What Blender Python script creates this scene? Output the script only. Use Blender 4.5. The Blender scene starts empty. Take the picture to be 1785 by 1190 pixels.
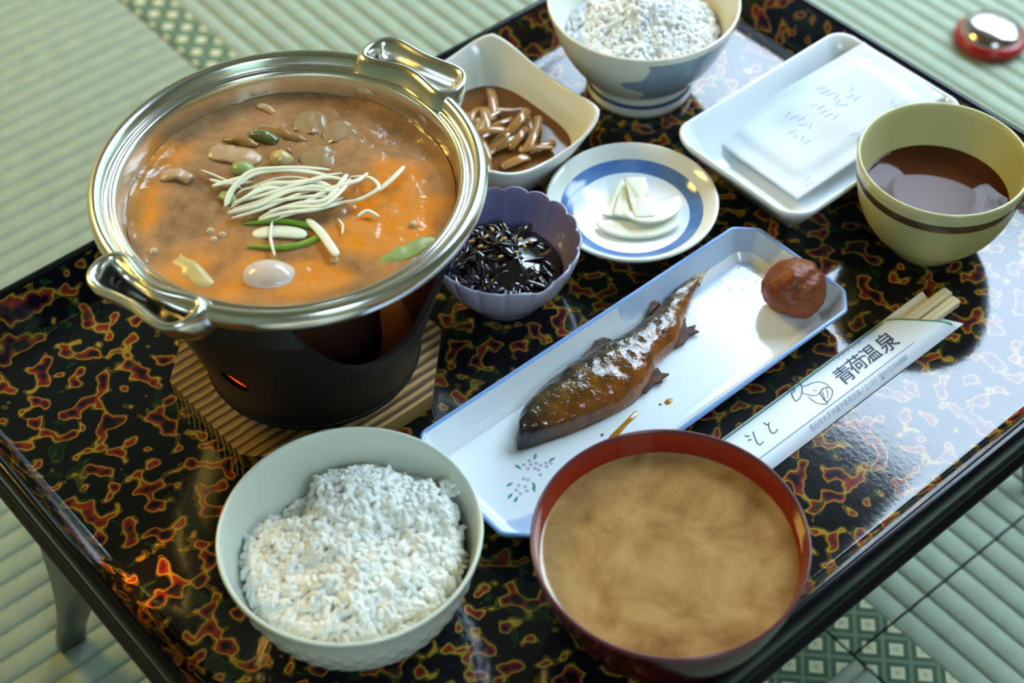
import bpy, bmesh, math, random
import numpy as np
from mathutils import Vector, Matrix

scene = bpy.context.scene
C = scene.collection
random.seed(7)
RNG = np.random.default_rng(11)
R = math.radians
YAW = 40.0                                   # direction of the tray's long side
UX, UY = math.cos(R(YAW)), math.sin(R(YAW))
def uv(a, b, z=0.0):                          # tray coordinates -> world
    return Vector((a*UX - b*UY, a*UY + b*UX, z))

# ------------------------------------------------------------------ camera
PITCH, DIST, ROLL = R(48.0), 0.84, R(-1.0)
cp, sp = math.cos(PITCH), math.sin(PITCH)
fw = Vector((0, cp, -sp)); rt = Vector((1, 0, 0)); up = rt.cross(fw)
rt2 = rt*math.cos(ROLL) + up*math.sin(ROLL); up2 = rt2.cross(fw)
camd = bpy.data.cameras.new('camera'); cam = bpy.data.objects.new('camera', camd); C.objects.link(cam)
cam.matrix_world = Matrix(((rt2.x, up2.x, -fw.x, 0), (rt2.y, up2.y, -fw.y, -DIST*cp),
                           (rt2.z, up2.z, -fw.z, DIST*sp), (0, 0, 0, 1)))
camd.sensor_width = 36.0; camd.lens = 2900/1785*36
camd.clip_start = 0.02; camd.clip_end = 60
camd.dof.use_dof = True; camd.dof.focus_distance = 0.79; camd.dof.aperture_fstop = 7.0
scene.camera = cam

# ------------------------------------------------------------------ world: daylight and trees outside the open window
world = bpy.data.worlds.new('world'); scene.world = world; world.use_nodes = True
wn = world.node_tree; wn.nodes.clear()
wo = wn.nodes.new('ShaderNodeOutputWorld'); wb = wn.nodes.new('ShaderNodeBackground')
wt = wn.nodes.new('ShaderNodeTexCoord'); wz = wn.nodes.new('ShaderNodeTexNoise'); wr = wn.nodes.new('ShaderNodeValToRGB')
wz.inputs['Scale'].default_value = 5.0; wz.inputs['Detail'].default_value = 3.0
ws = wn.nodes.new('ShaderNodeSeparateXYZ'); wm = wn.nodes.new('ShaderNodeMath'); wm.operation = 'MULTIPLY_ADD'
wn.links.new(wt.outputs['Generated'], wz.inputs['Vector']); wn.links.new(wt.outputs['Generated'], ws.inputs[0])
wn.links.new(wz.outputs['Fac'], wm.inputs[0]); wm.inputs[1].default_value = .55; wn.links.new(ws.outputs[2], wm.inputs[2])
e = wr.color_ramp                                  # tree line below, pale blue sky above
e.elements[0].position = 0.77; e.elements[0].color = (0.05, 0.085, 0.075, 1)
e.elements[1].position = 0.90; e.elements[1].color = (0.70, 0.90, 1.12, 1)
wn.links.new(wm.outputs[0], wr.inputs['Fac'])
wn.links.new(wr.outputs['Color'], wb.inputs['Color']); wn.links.new(wb.outputs[0], wo.inputs['Surface'])
wb.inputs['Strength'].default_value = 17.0

WIN_U, WIN_V0, WIN_V1, WIN_Z0, WIN_Z1 = 1.20, -0.45, 1.45, -0.05, 1.72
pl = bpy.data.lights.new('window_daylight', 'AREA'); pl.shape = 'RECTANGLE'
pl.size = WIN_V1-WIN_V0; pl.size_y = WIN_Z1-WIN_Z0; pl.cycles.is_portal = True
po = bpy.data.objects.new('window_daylight', pl); C.objects.link(po)
po.location = uv(WIN_U-0.002, (WIN_V0+WIN_V1)/2, (WIN_Z0+WIN_Z1)/2)
po.rotation_euler = Vector((-UX, -UY, 0)).to_track_quat('-Z', 'Z').to_euler()

W2_U0, W2_U1, W2_Z0, W2_Z1 = -0.85, -0.20, 0.25, 1.80          # fill window, added behind the viewer to brighten the near sides
p2 = bpy.data.lights.new('window_daylight', 'AREA'); p2.shape = 'RECTANGLE'; p2.size = W2_U1-W2_U0; p2.size_y = W2_Z1-W2_Z0; p2.cycles.is_portal = True
po2 = bpy.data.objects.new('window_daylight', p2); C.objects.link(po2)
po2.location = uv((W2_U0+W2_U1)/2, -1.498, (W2_Z0+W2_Z1)/2)
po2.rotation_euler = Vector((-UY, UX, 0)).to_track_quat('-Z', 'Z').to_euler()

scene.view_settings.view_transform = 'Standard'; scene.view_settings.look = 'None'
scene.view_settings.gamma = 1.0; scene.view_settings.use_curve_mapping = False
scene.view_settings.exposure = 0.0

# ------------------------------------------------------------------ helpers
def me(name, verts, faces, smooth=True):
    m = bpy.data.meshes.new(name)
    m.from_pydata([tuple(map(float, v)) for v in verts], [], [tuple(map(int, f)) for f in faces])
    bm = bmesh.new(); bm.from_mesh(m); bmesh.ops.recalc_face_normals(bm, faces=bm.faces); bm.to_mesh(m); bm.free()
    m.update()
    if smooth: m.polygons.foreach_set('use_smooth', [True]*len(m.polygons))
    return m
def ob(name, mesh, mat=None, parent=None, loc=None, rz=0.0, label=None, cat=None, group=None, kind=None):
    o = bpy.data.objects.new(name, mesh); C.objects.link(o)
    if mat is not None and mesh is not None and not mesh.materials: mesh.materials.append(mat)
    if parent is not None: o.parent = parent
    if loc is not None: o.location = loc
    o.rotation_euler = (0, 0, rz)
    if label: o['label'] = label
    if cat: o['category'] = cat
    if group: o['group'] = group
    if kind: o['kind'] = kind
    return o
def thing(name, label, cat, loc, rz=0.0, group=None):
    return ob(name, None, None, None, loc, rz, label, cat, group)
def grid_faces(n, m, wrap=True):              # n rings of m points
    f = []
    mm = m if wrap else m-1
    for i in range(n-1):
        for j in range(mm):
            k = (j+1) % m
            f.append((i*m+j, i*m+k, (i+1)*m+k, (i+1)*m+j))
    return f
def loft(rings, cap0=False, cap1=False):
    m = len(rings[0]); v = [p for r in rings for p in r]; f = grid_faces(len(rings), m)
    if cap0:
        c = np.mean(np.array(rings[0]), axis=0); v.append(c); k = len(v)-1
        f += [((j+1) % m, j, k) for j in range(m)]
    if cap1:
        b = (len(rings)-1)*m; c = np.mean(np.array(rings[-1]), axis=0); v.append(c); k = len(v)-1
        f += [(b+j, b+(j+1) % m, k) for j in range(m)]
    return v, f
def lathe(prof, n=96, mod=None):
    rings = []
    for (r, z) in prof:
        ring = []
        for j in range(n):
            a = 2*math.pi*j/n
            rr, zz = (r, z) if mod is None else mod(r, z, a)
            ring.append((rr*math.cos(a), rr*math.sin(a), zz))
        rings.append(ring)
    return loft(rings, prof[0][0] > 0 and False, False)
def lathe_mesh(name, prof, n=96, mod=None):
    prof = [(max(r, 1e-5), z) for r, z in prof]
    v, f = lathe(prof, n, mod); return me(name, v, f)
def spline(pts, n, closed=False):             # Catmull-Rom through points (any dimension)
    P = [np.array(p, float) for p in pts]; out = []
    k = len(P); segs = k if closed else k-1
    for s in range(segs):
        if closed: a, b, c, d = P[(s-1) % k], P[s], P[(s+1) % k], P[(s+2) % k]
        else: a, b, c, d = P[max(s-1, 0)], P[s], P[s+1], P[min(s+2, k-1)]
        for i in range(n):
            t = i/n
            out.append(0.5*((2*b)+(-a+c)*t+(2*a-5*b+4*c-d)*t*t+(-a+3*b-3*c+d)*t**3))
    if not closed: out.append(P[-1])
    return out
def tube(path, ra, rb=None, m=8, taper=True, upv=(0, 0, 1), roll=0.0, pw=6.0, k0=.15):   # elliptical tube: ra across, rb thick
    rb = ra if rb is None else rb
    P = [np.array(p, float) for p in path]; n = len(P); rings = []
    upv = np.array(upv, float)
    for i in range(n):
        t = P[min(i+1, n-1)]-P[max(i-1, 0)]; t = t/(np.linalg.norm(t)+1e-12)
        s = np.cross(t, upv); s = s/(np.linalg.norm(s)+1e-12); w = np.cross(s, t)
        rr = roll*i/(n-1)
        s, w = s*math.cos(rr)+w*math.sin(rr), w*math.cos(rr)-s*math.sin(rr)
        k = 1.0
        if taper:
            x = i/(n-1); k = min(1.0, math.sqrt(max(0.0, 1-(abs(2*x-1))**pw))+k0)
        rings.append([P[i]+k*(s*ra*math.cos(2*math.pi*j/m)+w*rb*math.sin(2*math.pi*j/m)) for j in range(m)])
    return loft(rings, True, True)
def rrect(x0, x1, y0, y1, r, n=6):            # rounded rectangle loop
    pts = []
    for cx, cy, a0 in ((x1-r, y1-r, 0), (x0+r, y1-r, 90), (x0+r, y0+r, 180), (x1-r, y0+r, 270)):
        for i in range(n+1):
            a = R(a0+90*i/n); pts.append((cx+r*math.cos(a), cy+r*math.sin(a)))
    return pts
def box(x0, x1, y0, y1, z0, z1):
    v = [(x0,y0,z0),(x1,y0,z0),(x1,y1,z0),(x0,y1,z0),(x0,y0,z1),(x1,y0,z1),(x1,y1,z1),(x0,y1,z1)]
    f = [(0,3,2,1),(4,5,6,7),(0,1,5,4),(1,2,6,5),(2,3,7,6),(3,0,4,7)]
    return v, f
def merge(parts):
    V, F = [], []
    for v, f in parts:
        b = len(V); V += list(v); F += [tuple(i+b for i in q) for q in f]
    return V, F
def bevel(o, w=0.001, s=2):
    m = o.modifiers.new('bevel', 'BEVEL'); m.width = w; m.segments = s; m.limit_method = 'ANGLE'
    return o
def vnoise(x, y, z=0.0, s=1.0):
    from mathutils import noise
    return noise.noise(Vector((x*s, y*s, z*s)))
def set_col(mesh, cols):
    a = mesh.color_attributes.new('col', 'FLOAT_COLOR', 'POINT')
    arr = np.ones((len(mesh.vertices), 4), np.float32); arr[:, :3] = np.array(cols, np.float32)
    a.data.foreach_set('color', arr.ravel())
def copy_tree(o, parent=None):
    c = o.copy(); C.objects.link(c); c.parent = parent
    for ch in list(o.children): copy_tree(ch, c)
    return c

# ------------------------------------------------------------------ materials
def pmat(name, col=(.8,.8,.8), rough=.5, metal=0.0, spec=.5, coat=0.0, bump=None, vary=None, attr=False, trans=0.0, sss=0.0, emit=None):
    m = bpy.data.materials.new(name); m.use_nodes = True; nt = m.node_tree
    b = nt.nodes['Principled BSDF']
    b.inputs['Base Color'].default_value = (*col, 1); b.inputs['Roughness'].default_value = rough
    b.inputs['Metallic'].default_value = metal; b.inputs['Specular IOR Level'].default_value = spec
    b.inputs['Coat Weight'].default_value = coat; b.inputs['Coat Roughness'].default_value = .05
    b.inputs['Transmission Weight'].default_value = trans
    if sss:
        b.inputs['Subsurface Weight'].default_value = sss; b.inputs['Subsurface Radius'].default_value = (.004, .003, .002)
        b.inputs['Subsurface Scale'].default_value = 1.0
    tc = nt.nodes.new('ShaderNodeTexCoord')
    src = None
    if attr:
        a = nt.nodes.new('ShaderNodeVertexColor'); a.layer_name = 'col'; src = a.outputs['Color']
        nt.links.new(src, b.inputs['Base Color'])
    if vary:                                    # (scale, colour2, amount, detail)
        n = nt.nodes.new('ShaderNodeTexNoise'); n.inputs['Scale'].default_value = vary[0]
        n.inputs['Detail'].default_value = vary[3] if len(vary) > 3 else 4
        nt.links.new(tc.outputs['Object'], n.inputs['Vector'])
        r = nt.nodes.new('ShaderNodeMapRange'); r.inputs[1].default_value = .35; r.inputs[2].default_value = .65
        r.inputs[3].default_value = 0; r.inputs[4].default_value = vary[2]
        nt.links.new(n.outputs['Fac'], r.inputs[0])
        x = nt.nodes.new('ShaderNodeMix'); x.data_type = 'RGBA'
        if src is not None: nt.links.new(src, x.inputs[6])
        else: x.inputs[6].default_value = (*col, 1)
        x.inputs[7].default_value = (*vary[1], 1)
        nt.links.new(r.outputs[0], x.inputs[0]); nt.links.new(x.outputs[2], b.inputs['Base Color'])
    if bump:                                    # (scale, strength, distance, detail)
        n = nt.nodes.new('ShaderNodeTexNoise'); n.inputs['Scale'].default_value = bump[0]
        n.inputs['Detail'].default_value = bump[3] if len(bump) > 3 else 3
        nt.links.new(tc.outputs['Object'], n.inputs['Vector'])
        u = nt.nodes.new('ShaderNodeBump'); u.inputs['Strength'].default_value = bump[1]; u.inputs['Distance'].default_value = bump[2]
        nt.links.new(n.outputs['Fac'], u.inputs['Height']); nt.links.new(u.outputs[0], b.inputs['Normal'])
    if emit:
        b.inputs['Emission Color'].default_value = (*emit[0], 1); b.inputs['Emission Strength'].default_value = emit[1]
    return m
def math_node(nt, op, a, b=None, c=None):
    n = nt.nodes.new('ShaderNodeMath'); n.operation = op
    for i, x in enumerate((a, b, c)):
        if x is None: continue
        if isinstance(x, (int, float)): n.inputs[i].default_value = x
        else: nt.links.new(x, n.inputs[i])
    return n.outputs[0]
def mixc(nt, fac, a, b):
    x = nt.nodes.new('ShaderNodeMix'); x.data_type = 'RGBA'
    for i, s in ((0, fac), (6, a), (7, b)):
        if isinstance(s, tuple): x.inputs[i].default_value = (*s, 1)
        elif isinstance(s, (int, float)): x.inputs[i].default_value = s
        else: nt.links.new(s, x.inputs[i])
    return x.outputs[2]

def lacquer_pattern():                          # black lacquer with red islands ringed in ochre
    m = pmat('patterned_lacquer', (.005,.005,.007), .09, spec=.5)
    nt = m.node_tree; b = nt.nodes['Principled BSDF']
    tc = nt.nodes.new('ShaderNodeTexCoord')
    n = nt.nodes.new('ShaderNodeTexNoise'); n.inputs['Scale'].default_value = 108; n.inputs['Detail'].default_value = .7
    n.inputs['Roughness'].default_value = .55; n.inputs['Distortion'].default_value = .12
    nt.links.new(tc.outputs['Object'], n.inputs['Vector'])
    r = nt.nodes.new('ShaderNodeValToRGB'); e = r.color_ramp; e.interpolation = 'LINEAR'
    K = (.004,.004,.006,1); Y = (.30,.19,.02,1); RD = (.20,.018,.012,1); DR = (.085,.012,.006,1)
    stops = [(0,K),(.520,K),(.530,(.15,.10,.012,1)),(.540,(.02,.016,.004,1)),(.552,(.05,.04,.008,1)),(.562,Y),(.586,Y),(.598,(.15,.03,.01,1)),(.625,RD),(.66,DR),(.69,(.02,.006,.02,1)),(.71,K)]
    while len(e.elements) < len(stops): e.elements.new(.5)
    for el, (p, c) in zip(e.elements, stops): el.position = p; el.color = c
    nt.links.new(n.outputs['Fac'], r.inputs['Fac'])
    g = nt.nodes.new('ShaderNodeTexNoise'); g.inputs['Scale'].default_value = 48; g.inputs['Detail'].default_value = 2; g.inputs['Distortion'].default_value = 1.2
    mp = nt.nodes.new('ShaderNodeMapping'); mp.inputs['Location'].default_value = (3.1, 1.7, .4)
    nt.links.new(tc.outputs['Object'], mp.inputs['Vector']); nt.links.new(mp.outputs[0], g.inputs['Vector'])
    gr = nt.nodes.new('ShaderNodeValToRGB'); ge = gr.color_ramp
    gs = [(0,(0,0,0,1)),(.60,(0,0,0,1)),(.62,(.8,.8,.8,1)),(.635,(.1,.1,.1,1)),(.66,(.35,.35,.35,1)),(.70,(0,0,0,1))]
    while len(ge.elements) < len(gs): ge.elements.new(.5)
    for el, (p, c) in zip(ge.elements, gs): el.position = p; el.color = c
    nt.links.new(g.outputs['Fac'], gr.inputs['Fac'])
    c2 = mixc(nt, gr.outputs['Color'], r.outputs['Color'], (.015,.05,.012))
    nt.links.new(c2, b.inputs['Base Color'])
    w = nt.nodes.new('ShaderNodeTexNoise'); w.inputs['Scale'].default_value = 350; w.inputs['Detail'].default_value = 2
    nt.links.new(tc.outputs['Object'], w.inputs['Vector'])
    bp = nt.nodes.new('ShaderNodeBump'); bp.inputs['Strength'].default_value = .06; bp.inputs['Distance'].default_value = .0004
    nt.links.new(w.outputs['Fac'], bp.inputs['Height']); nt.links.new(bp.outputs[0], b.inputs['Normal'])
    return m
def heri_mat():                                 # green border cloth with a lattice of pale lozenges
    m = pmat('tatami_border_cloth', (.05,.08,.04), .75, spec=.2)
    nt = m.node_tree; b = nt.nodes['Principled BSDF']; tc = nt.nodes.new('ShaderNodeTexCoord')
    s = nt.nodes.new('ShaderNodeSeparateXYZ'); nt.links.new(tc.outputs['Object'], s.inputs[0])
    k = 1/0.0125/math.sqrt(2)*.82
    a = math_node(nt, 'FRACT', math_node(nt, 'MULTIPLY', math_node(nt, 'ADD', s.outputs[0], s.outputs[1]), k))
    c = math_node(nt, 'FRACT', math_node(nt, 'MULTIPLY', math_node(nt, 'SUBTRACT', s.outputs[0], s.outputs[1]), k))
    da = math_node(nt, 'ABSOLUTE', math_node(nt, 'SUBTRACT', a, .5)); dc = math_node(nt, 'ABSOLUTE', math_node(nt, 'SUBTRACT', c, .5))
    mx = math_node(nt, 'MAXIMUM', da, dc)
    rr = nt.nodes.new('ShaderNodeValToRGB'); e = rr.color_ramp; e.interpolation = 'LINEAR'
    st = [(0,(.20,.20,.10,1)),(.10,(.42,.42,.26,1)),(.24,(.46,.46,.30,1)),(.27,(.045,.085,.045,1)),(.42,(.045,.085,.045,1)),(.44,(.10,.15,.09,1)),(.5,(.12,.17,.11,1))]
    while len(e.elements) < len(st): e.elements.new(.5)
    for el, (p, cc) in zip(e.elements, st): el.position = p; el.color = cc
    nt.links.new(mx, rr.inputs['Fac']); nt.links.new(rr.outputs['Color'], b.inputs['Base Color'])
    n = nt.nodes.new('ShaderNodeTexNoise'); n.inputs['Scale'].default_value = 900
    nt.links.new(tc.outputs['Object'], n.inputs['Vector'])
    bp = nt.nodes.new('ShaderNodeBump'); bp.inputs['Strength'].default_value = .4; bp.inputs['Distance'].default_value = .0004
    nt.links.new(n.outputs['Fac'], bp.inputs['Height']); nt.links.new(bp.outputs[0], b.inputs['Normal'])
    return m
def wood_mat(name, c1, c2, scale, rough=.6, axis='X', distort=3.0, bumps=.5):
    m = pmat(name, c1, rough, spec=.3); nt = m.node_tree; b = nt.nodes['Principled BSDF']; tc = nt.nodes.new('ShaderNodeTexCoord')
    w = nt.nodes.new('ShaderNodeTexWave'); w.bands_direction = axis; w.inputs['Scale'].default_value = scale
    w.inputs['Distortion'].default_value = distort; w.inputs['Detail'].default_value = 2; w.inputs['Detail Scale'].default_value = 1.2
    nt.links.new(tc.outputs['Object'], w.inputs['Vector'])
    nt.links.new(mixc(nt, w.outputs['Fac'], c2, c1), b.inputs['Base Color'])
    bp = nt.nodes.new('ShaderNodeBump'); bp.inputs['Strength'].default_value = bumps; bp.inputs['Distance'].default_value = .0008
    nt.links.new(w.outputs['Fac'], bp.inputs['Height']); nt.links.new(bp.outputs[0], b.inputs['Normal'])
    return m

M = {}
M['lacquer'] = lacquer_pattern()
M['black'] = pmat('black_lacquer', (.004,.004,.006), .14, spec=.28, bump=(500,.08,.0003))
M['legblack'] = pmat('worn_black_lacquer', (.025,.028,.024), .35)
M['tatami'] = pmat('tatami_rush', (.235,.282,.205), .65, spec=.25, vary=(70,(.185,.225,.16),.6,6), bump=(1400,.5,.0005))
M['heri'] = heri_mat()
M['seam'] = pmat('mat_gap', (.03,.03,.015), .9)
M['plaster'] = pmat('wall_plaster', (.52,.49,.40), .9, bump=(60,.2,.002))
M['timber'] = wood_mat('dark_timber', (.10,.06,.03), (.05,.03,.015), 6)
M['ceil'] = wood_mat('ceiling_board', (.42,.33,.21), (.32,.24,.14), 4)

# ------------------------------------------------------------------ the room
FZ = -0.20                                     # tatami level (tray floor is z = 0)
U0, U1, V0, V1, ZC = -1.5, 1.2, -1.5, 1.7, 2.15
def room_box(name, u0, u1, v0, v1, z0, z1, mat, parts=None):
    v, f = merge([box(*p) for p in (parts or [(u0, u1, v0, v1, z0, z1)])])
    return ob(name, me(name, v, f, False), mat, None, (0, 0, 0), R(YAW), kind='structure')
T = .1
floor = room_box('floor', U0-T, U1+T, V0-T, V1+T, FZ-.15, FZ-.012, M['seam'])
room_box('ceiling', U0-T, U1+T, V0-T, V1+T, ZC, ZC+T, M['ceil'])
room_box('wall_left', U0-T, U0, V0, V1, FZ-.012, ZC, M['plaster'])
room_box('wall_back', U0-T, U1+T, V1, V1+T, FZ-.012, ZC, M['plaster'])
room_box('wall_front', 0, 0, 0, 0, 0, 0, M['plaster'], [
    (U0-T, W2_U0, V0-T, V0, FZ-.012, ZC), (W2_U1, U1+T, V0-T, V0, FZ-.012, ZC), (W2_U0, W2_U1, V0-T, V0, FZ-.012, W2_Z0), (W2_U0, W2_U1, V0-T, V0, W2_Z1, ZC)])
room_box('fill_window', 0, 0, 0, 0, 0, 0, M['timber'], [  # frame of the unseen window added for fill light
    (W2_U0, W2_U0+.03, V0-.08, V0-.02, W2_Z0, W2_Z1), (W2_U1-.03, W2_U1, V0-.08, V0-.02, W2_Z0, W2_Z1),
    (W2_U0+.03, W2_U1-.03, V0-.08, V0-.02, W2_Z0, W2_Z0+.03), (W2_U0+.03, W2_U1-.03, V0-.08, V0-.02, W2_Z1-.03, W2_Z1)])
room_box('wall_right', 0, 0, 0, 0, 0, 0, M['plaster'], [
    (U1, U1+T, V0, WIN_V0, FZ-.012, ZC), (U1, U1+T, WIN_V1, V1, FZ-.012, ZC),
    (U1, U1+T, WIN_V0, WIN_V1, FZ-.012, WIN_Z0), (U1, U1+T, WIN_V0, WIN_V1, WIN_Z1, ZC)])
win = room_box('window_1', 0, 0, 0, 0, 0, 0, M['timber'], [
    (U1+.02, U1+.08, WIN_V0, WIN_V0+.04, WIN_Z0, WIN_Z1), (U1+.02, U1+.08, WIN_V1-.04, WIN_V1, WIN_Z0, WIN_Z1),
    (U1+.02, U1+.08, WIN_V0+.04, WIN_V1-.04, WIN_Z0, WIN_Z0+.04), (U1+.02, U1+.08, WIN_V0+.04, WIN_V1-.04, WIN_Z1-.04, WIN_Z1)])
for vv in (.06,):
    ob('mullion', me('mullion', *box(U1+.03, U1+.07, vv-.02, vv+.02, WIN_Z0+.04, WIN_Z1-.04), False), M['timber'], win)

# tatami mats: ribbed rush, cloth borders (mats lie 1.15 degrees off the tray)
FY = R(-1.15)                                   # relative to the floor, which lies along the tray
PER = .0155
def mat_ribs(u0, u1, v0, v1, along):           # ribs run along 'u' or 'v'
    a0, a1, b0, b1 = (v0, v1, u0, u1) if along == 'u' else (u0, u1, v0, v1)
    prof = []; x = a0
    while x < a1-1e-6:
        for t, h in ((0, -.0026), (.05, -.0011), (.13, -.0001), (.5, .0002), (.87, -.0001), (.95, -.0011)):
            if x+t*PER < a1: prof.append((x+t*PER, h))
        x += PER
    prof.append((a1, -.001))
    segs = 6; V = []; F = []
    for i in range(segs+1):
        b = b0+(b1-b0)*i/segs
        for (a, h) in prof: V.append((b, a, h) if along == 'u' else (a, b, h))
    m = len(prof)
    for i in range(segs):
        for j in range(m-1):
            q = (i*m+j, i*m+j+1, (i+1)*m+j+1, (i+1)*m+j)
            F.append(q if along == 'v' else q[::-1])
    # skirt
    k = len(V); V += [(u0, v0, -.0119), (u1, v0, -.0119), (u1, v1, -.0119), (u0, v1, -.0119), (u0, v0, -.0012), (u1, v0, -.0012), (u1, v1, -.0012), (u0, v1, -.0012)]
    F += [(k, k+1, k+5, k+4), (k+1, k+2, k+6, k+5), (k+2, k+3, k+7, k+6), (k+3, k, k+4, k+7)]
    return V, F
def place_floor(o): o.location = (0, 0, FZ); o.rotation_euler = (0, 0, FY)
def tatami(u0, u1, v0, v1, along):
    o = ob('tatami_mat', me('tatami_mat', *mat_ribs(u0, u1, v0, v1, along)), M['tatami'], floor); place_floor(o); return o
def heri(mat_o, u0, u1, v0, v1):
    vs, f = box(u0, u1, v0, v1, -.011, .0008)
    o = ob('tatami_border', me('tatami_border', vs, f, False), M['heri'], mat_o); bevel(o, .0006); return o
G = .0008
heri(tatami(-1.44, .108-G, -.108, 1.62, 'u'), -1.44, .108-G, -.139, -.108)
heri(tatami(-1.44, .108-G, -1.42, -.172, 'u'), -1.44, .108-G, -.172, -.1405)
heri(tatami(.1405, 1.15, -.169, 1.62, 'v'), .108+G, .1405, -.169, 1.62)
heri(tatami(.1405, 1.15, -1.42, -.1706, 'v'), .108+G, .1405, -1.42, -.1706)

# ------------------------------------------------------------------ warm paper lamp above and to the left
lamp = thing('pendant_lamp', 'square paper pendant lamp with warm bulb and wooden grid', 'lamp', (-1.00, .60, 1.00), R(YAW))
M['paperglow'] = pmat('lit_paper', (.9,.8,.5), .8, emit=((1.0, .70, .16), 42.0))
for i in range(4):
    x0, y0 = (-.19 if i % 2 == 0 else .01), (-.19 if i < 2 else .01)
    ob('lamp_pane', me('lamp_pane', *box(x0, x0+.18, y0, y0+.18, 0, .003), False), M['paperglow'], lamp)
for k, (a, b) in enumerate(((-.2, -.19), (.19, .2))):
    ob('lamp_side', me('lamp_side', *box(a, b, -.19, .19, -.01, .13), False), M['timber'], lamp)
    ob('lamp_side', me('lamp_side', *box(-.2, .2, a, b, -.01, .13), False), M['timber'], lamp)
ob('lamp_grid', me('lamp_grid', *merge([box(-.19, .19, -.01, .01, -.006, .012), box(-.01, .01, -.19, .19, -.006, .012)]), False), M['timber'], lamp)
ob('lamp_top', me('lamp_top', *box(-.2, .2, -.2, .2, .13, .14), False), M['timber'], lamp)
ob('lamp_cord', me('lamp_cord', *tube([(0, 0, .14), (0, 0, .7), (0, 0, ZC-1.00)], .004, taper=False)), M['timber'], lamp)

# ------------------------------------------------------------------ tray table
table = thing('tray_table', 'low lacquered tray table with red and ochre mottled top, black rim and legs', 'table', (0, 0, 0), R(YAW))
TU0, TU1, TV0, TV1 = -.2233, .2785, -.1975, .1620      # where the floor of the tray turns up into the rim
def tray_ring(off, z, r): return [(x, y, z) for x, y in rrect(TU0-off, TU1+off, TV0-off, TV1+off, max(r+off, .002), 8)]
rings = [tray_ring(-.01, 0, .014), tray_ring(-.002, 0, .014), tray_ring(0, .0004, .014), tray_ring(.0015, .0018, .014), tray_ring(.003, .0042, .014), tray_ring(.0115, .0215, .014), tray_ring(.0125, .0232, .014)]
v, f = loft(rings); m0 = len(rings[0])
f.append(tuple(range(m0))[::1])
ob('tabletop', me('tabletop', v, f), M['lacquer'], table)
rings = [tray_ring(o, z, .014) for o, z in ((.0125,.0232),(.0132,.0246),(.0148,.0252),(.0168,.0248),(.0182,.0232),(.0186,.0200),(.0178,.0120),(.0165,.0040),(.0172,.0005),(.0196,-.0008),(.0202,-.0024),(.0190,-.0045),(.0100,-.0070),(-.03,-.0070))]
v, f = loft(rings); f.append(tuple(range((len(rings)-1)*m0, len(rings)*m0))[::-1])
ob('rim', me('rim', v, f), M['black'], table)
legout_l = [(.086,-.030),(.0885,-.060),(.0945,-.100),(.1090,-.145),(.1215,-.172),(.1331,-.2000)]
legout_r = [(.1254,-.2000),(.1145,-.172),(.0975,-.140),(.0790,-.100),(.0560,-.060),(.0340,-.030)]
def leg_mesh():
    L = spline(legout_l, 4); Rr = spline(legout_r[::-1], 4); n = len(L)
    V = []; F = []
    for x, s in ((-.008, .9), (-.0068, 1.0), (.0068, 1.0), (.008, .9)):
        for (l, r) in zip(L, Rr):
            c = (l+r)/2; V.append((x, c[0]+(l[0]-c[0])*s, l[1])); V.append((x, c[0]+(r[0]-c[0])*s, r[1]))
    k = 2*n
    for a in range(3):
        for i in range(n-1):
            for sd in (0, 1):
                q = (a*k+2*i+sd, (a+1)*k+2*i+sd, (a+1)*k+2*i+2+sd, a*k+2*i+2+sd); F.append(q if sd == 0 else q[::-1])
        F.append((a*k, (a*k+1), (a+1)*k+1, (a+1)*k)); e = 2*(n-1); F.append((a*k+e, (a+1)*k+e, (a+1)*k+e+1, a*k+e+1))
    for i in range(n-1):
        F.append((2*i, 2*i+2, 2*i+3, 2*i+1)); b = 3*k; F.append((b+2*i, b+2*i+1, b+2*i+3, b+2*i+2))
    return V, F
lm = leg_mesh(); VC = (TV0+TV1)/2
for uc in (-.2265, .2815):
    ob('side_rail', me('side_rail', *box(uc-.009, uc+.009, -.1075, .0718, -.033, -.0065), False), M['black'], table)
    for sgn in (1, -1):
        vv = [(x+uc, y if sgn > 0 else 2*VC-y, z+(-.0008 if False else 0)) for x, y, z in lm[0]]
        ob('leg', me('leg', vv, lm[1] if sgn > 0 else [q[::-1] for q in lm[1]]), M['legblack'], table)

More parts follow.
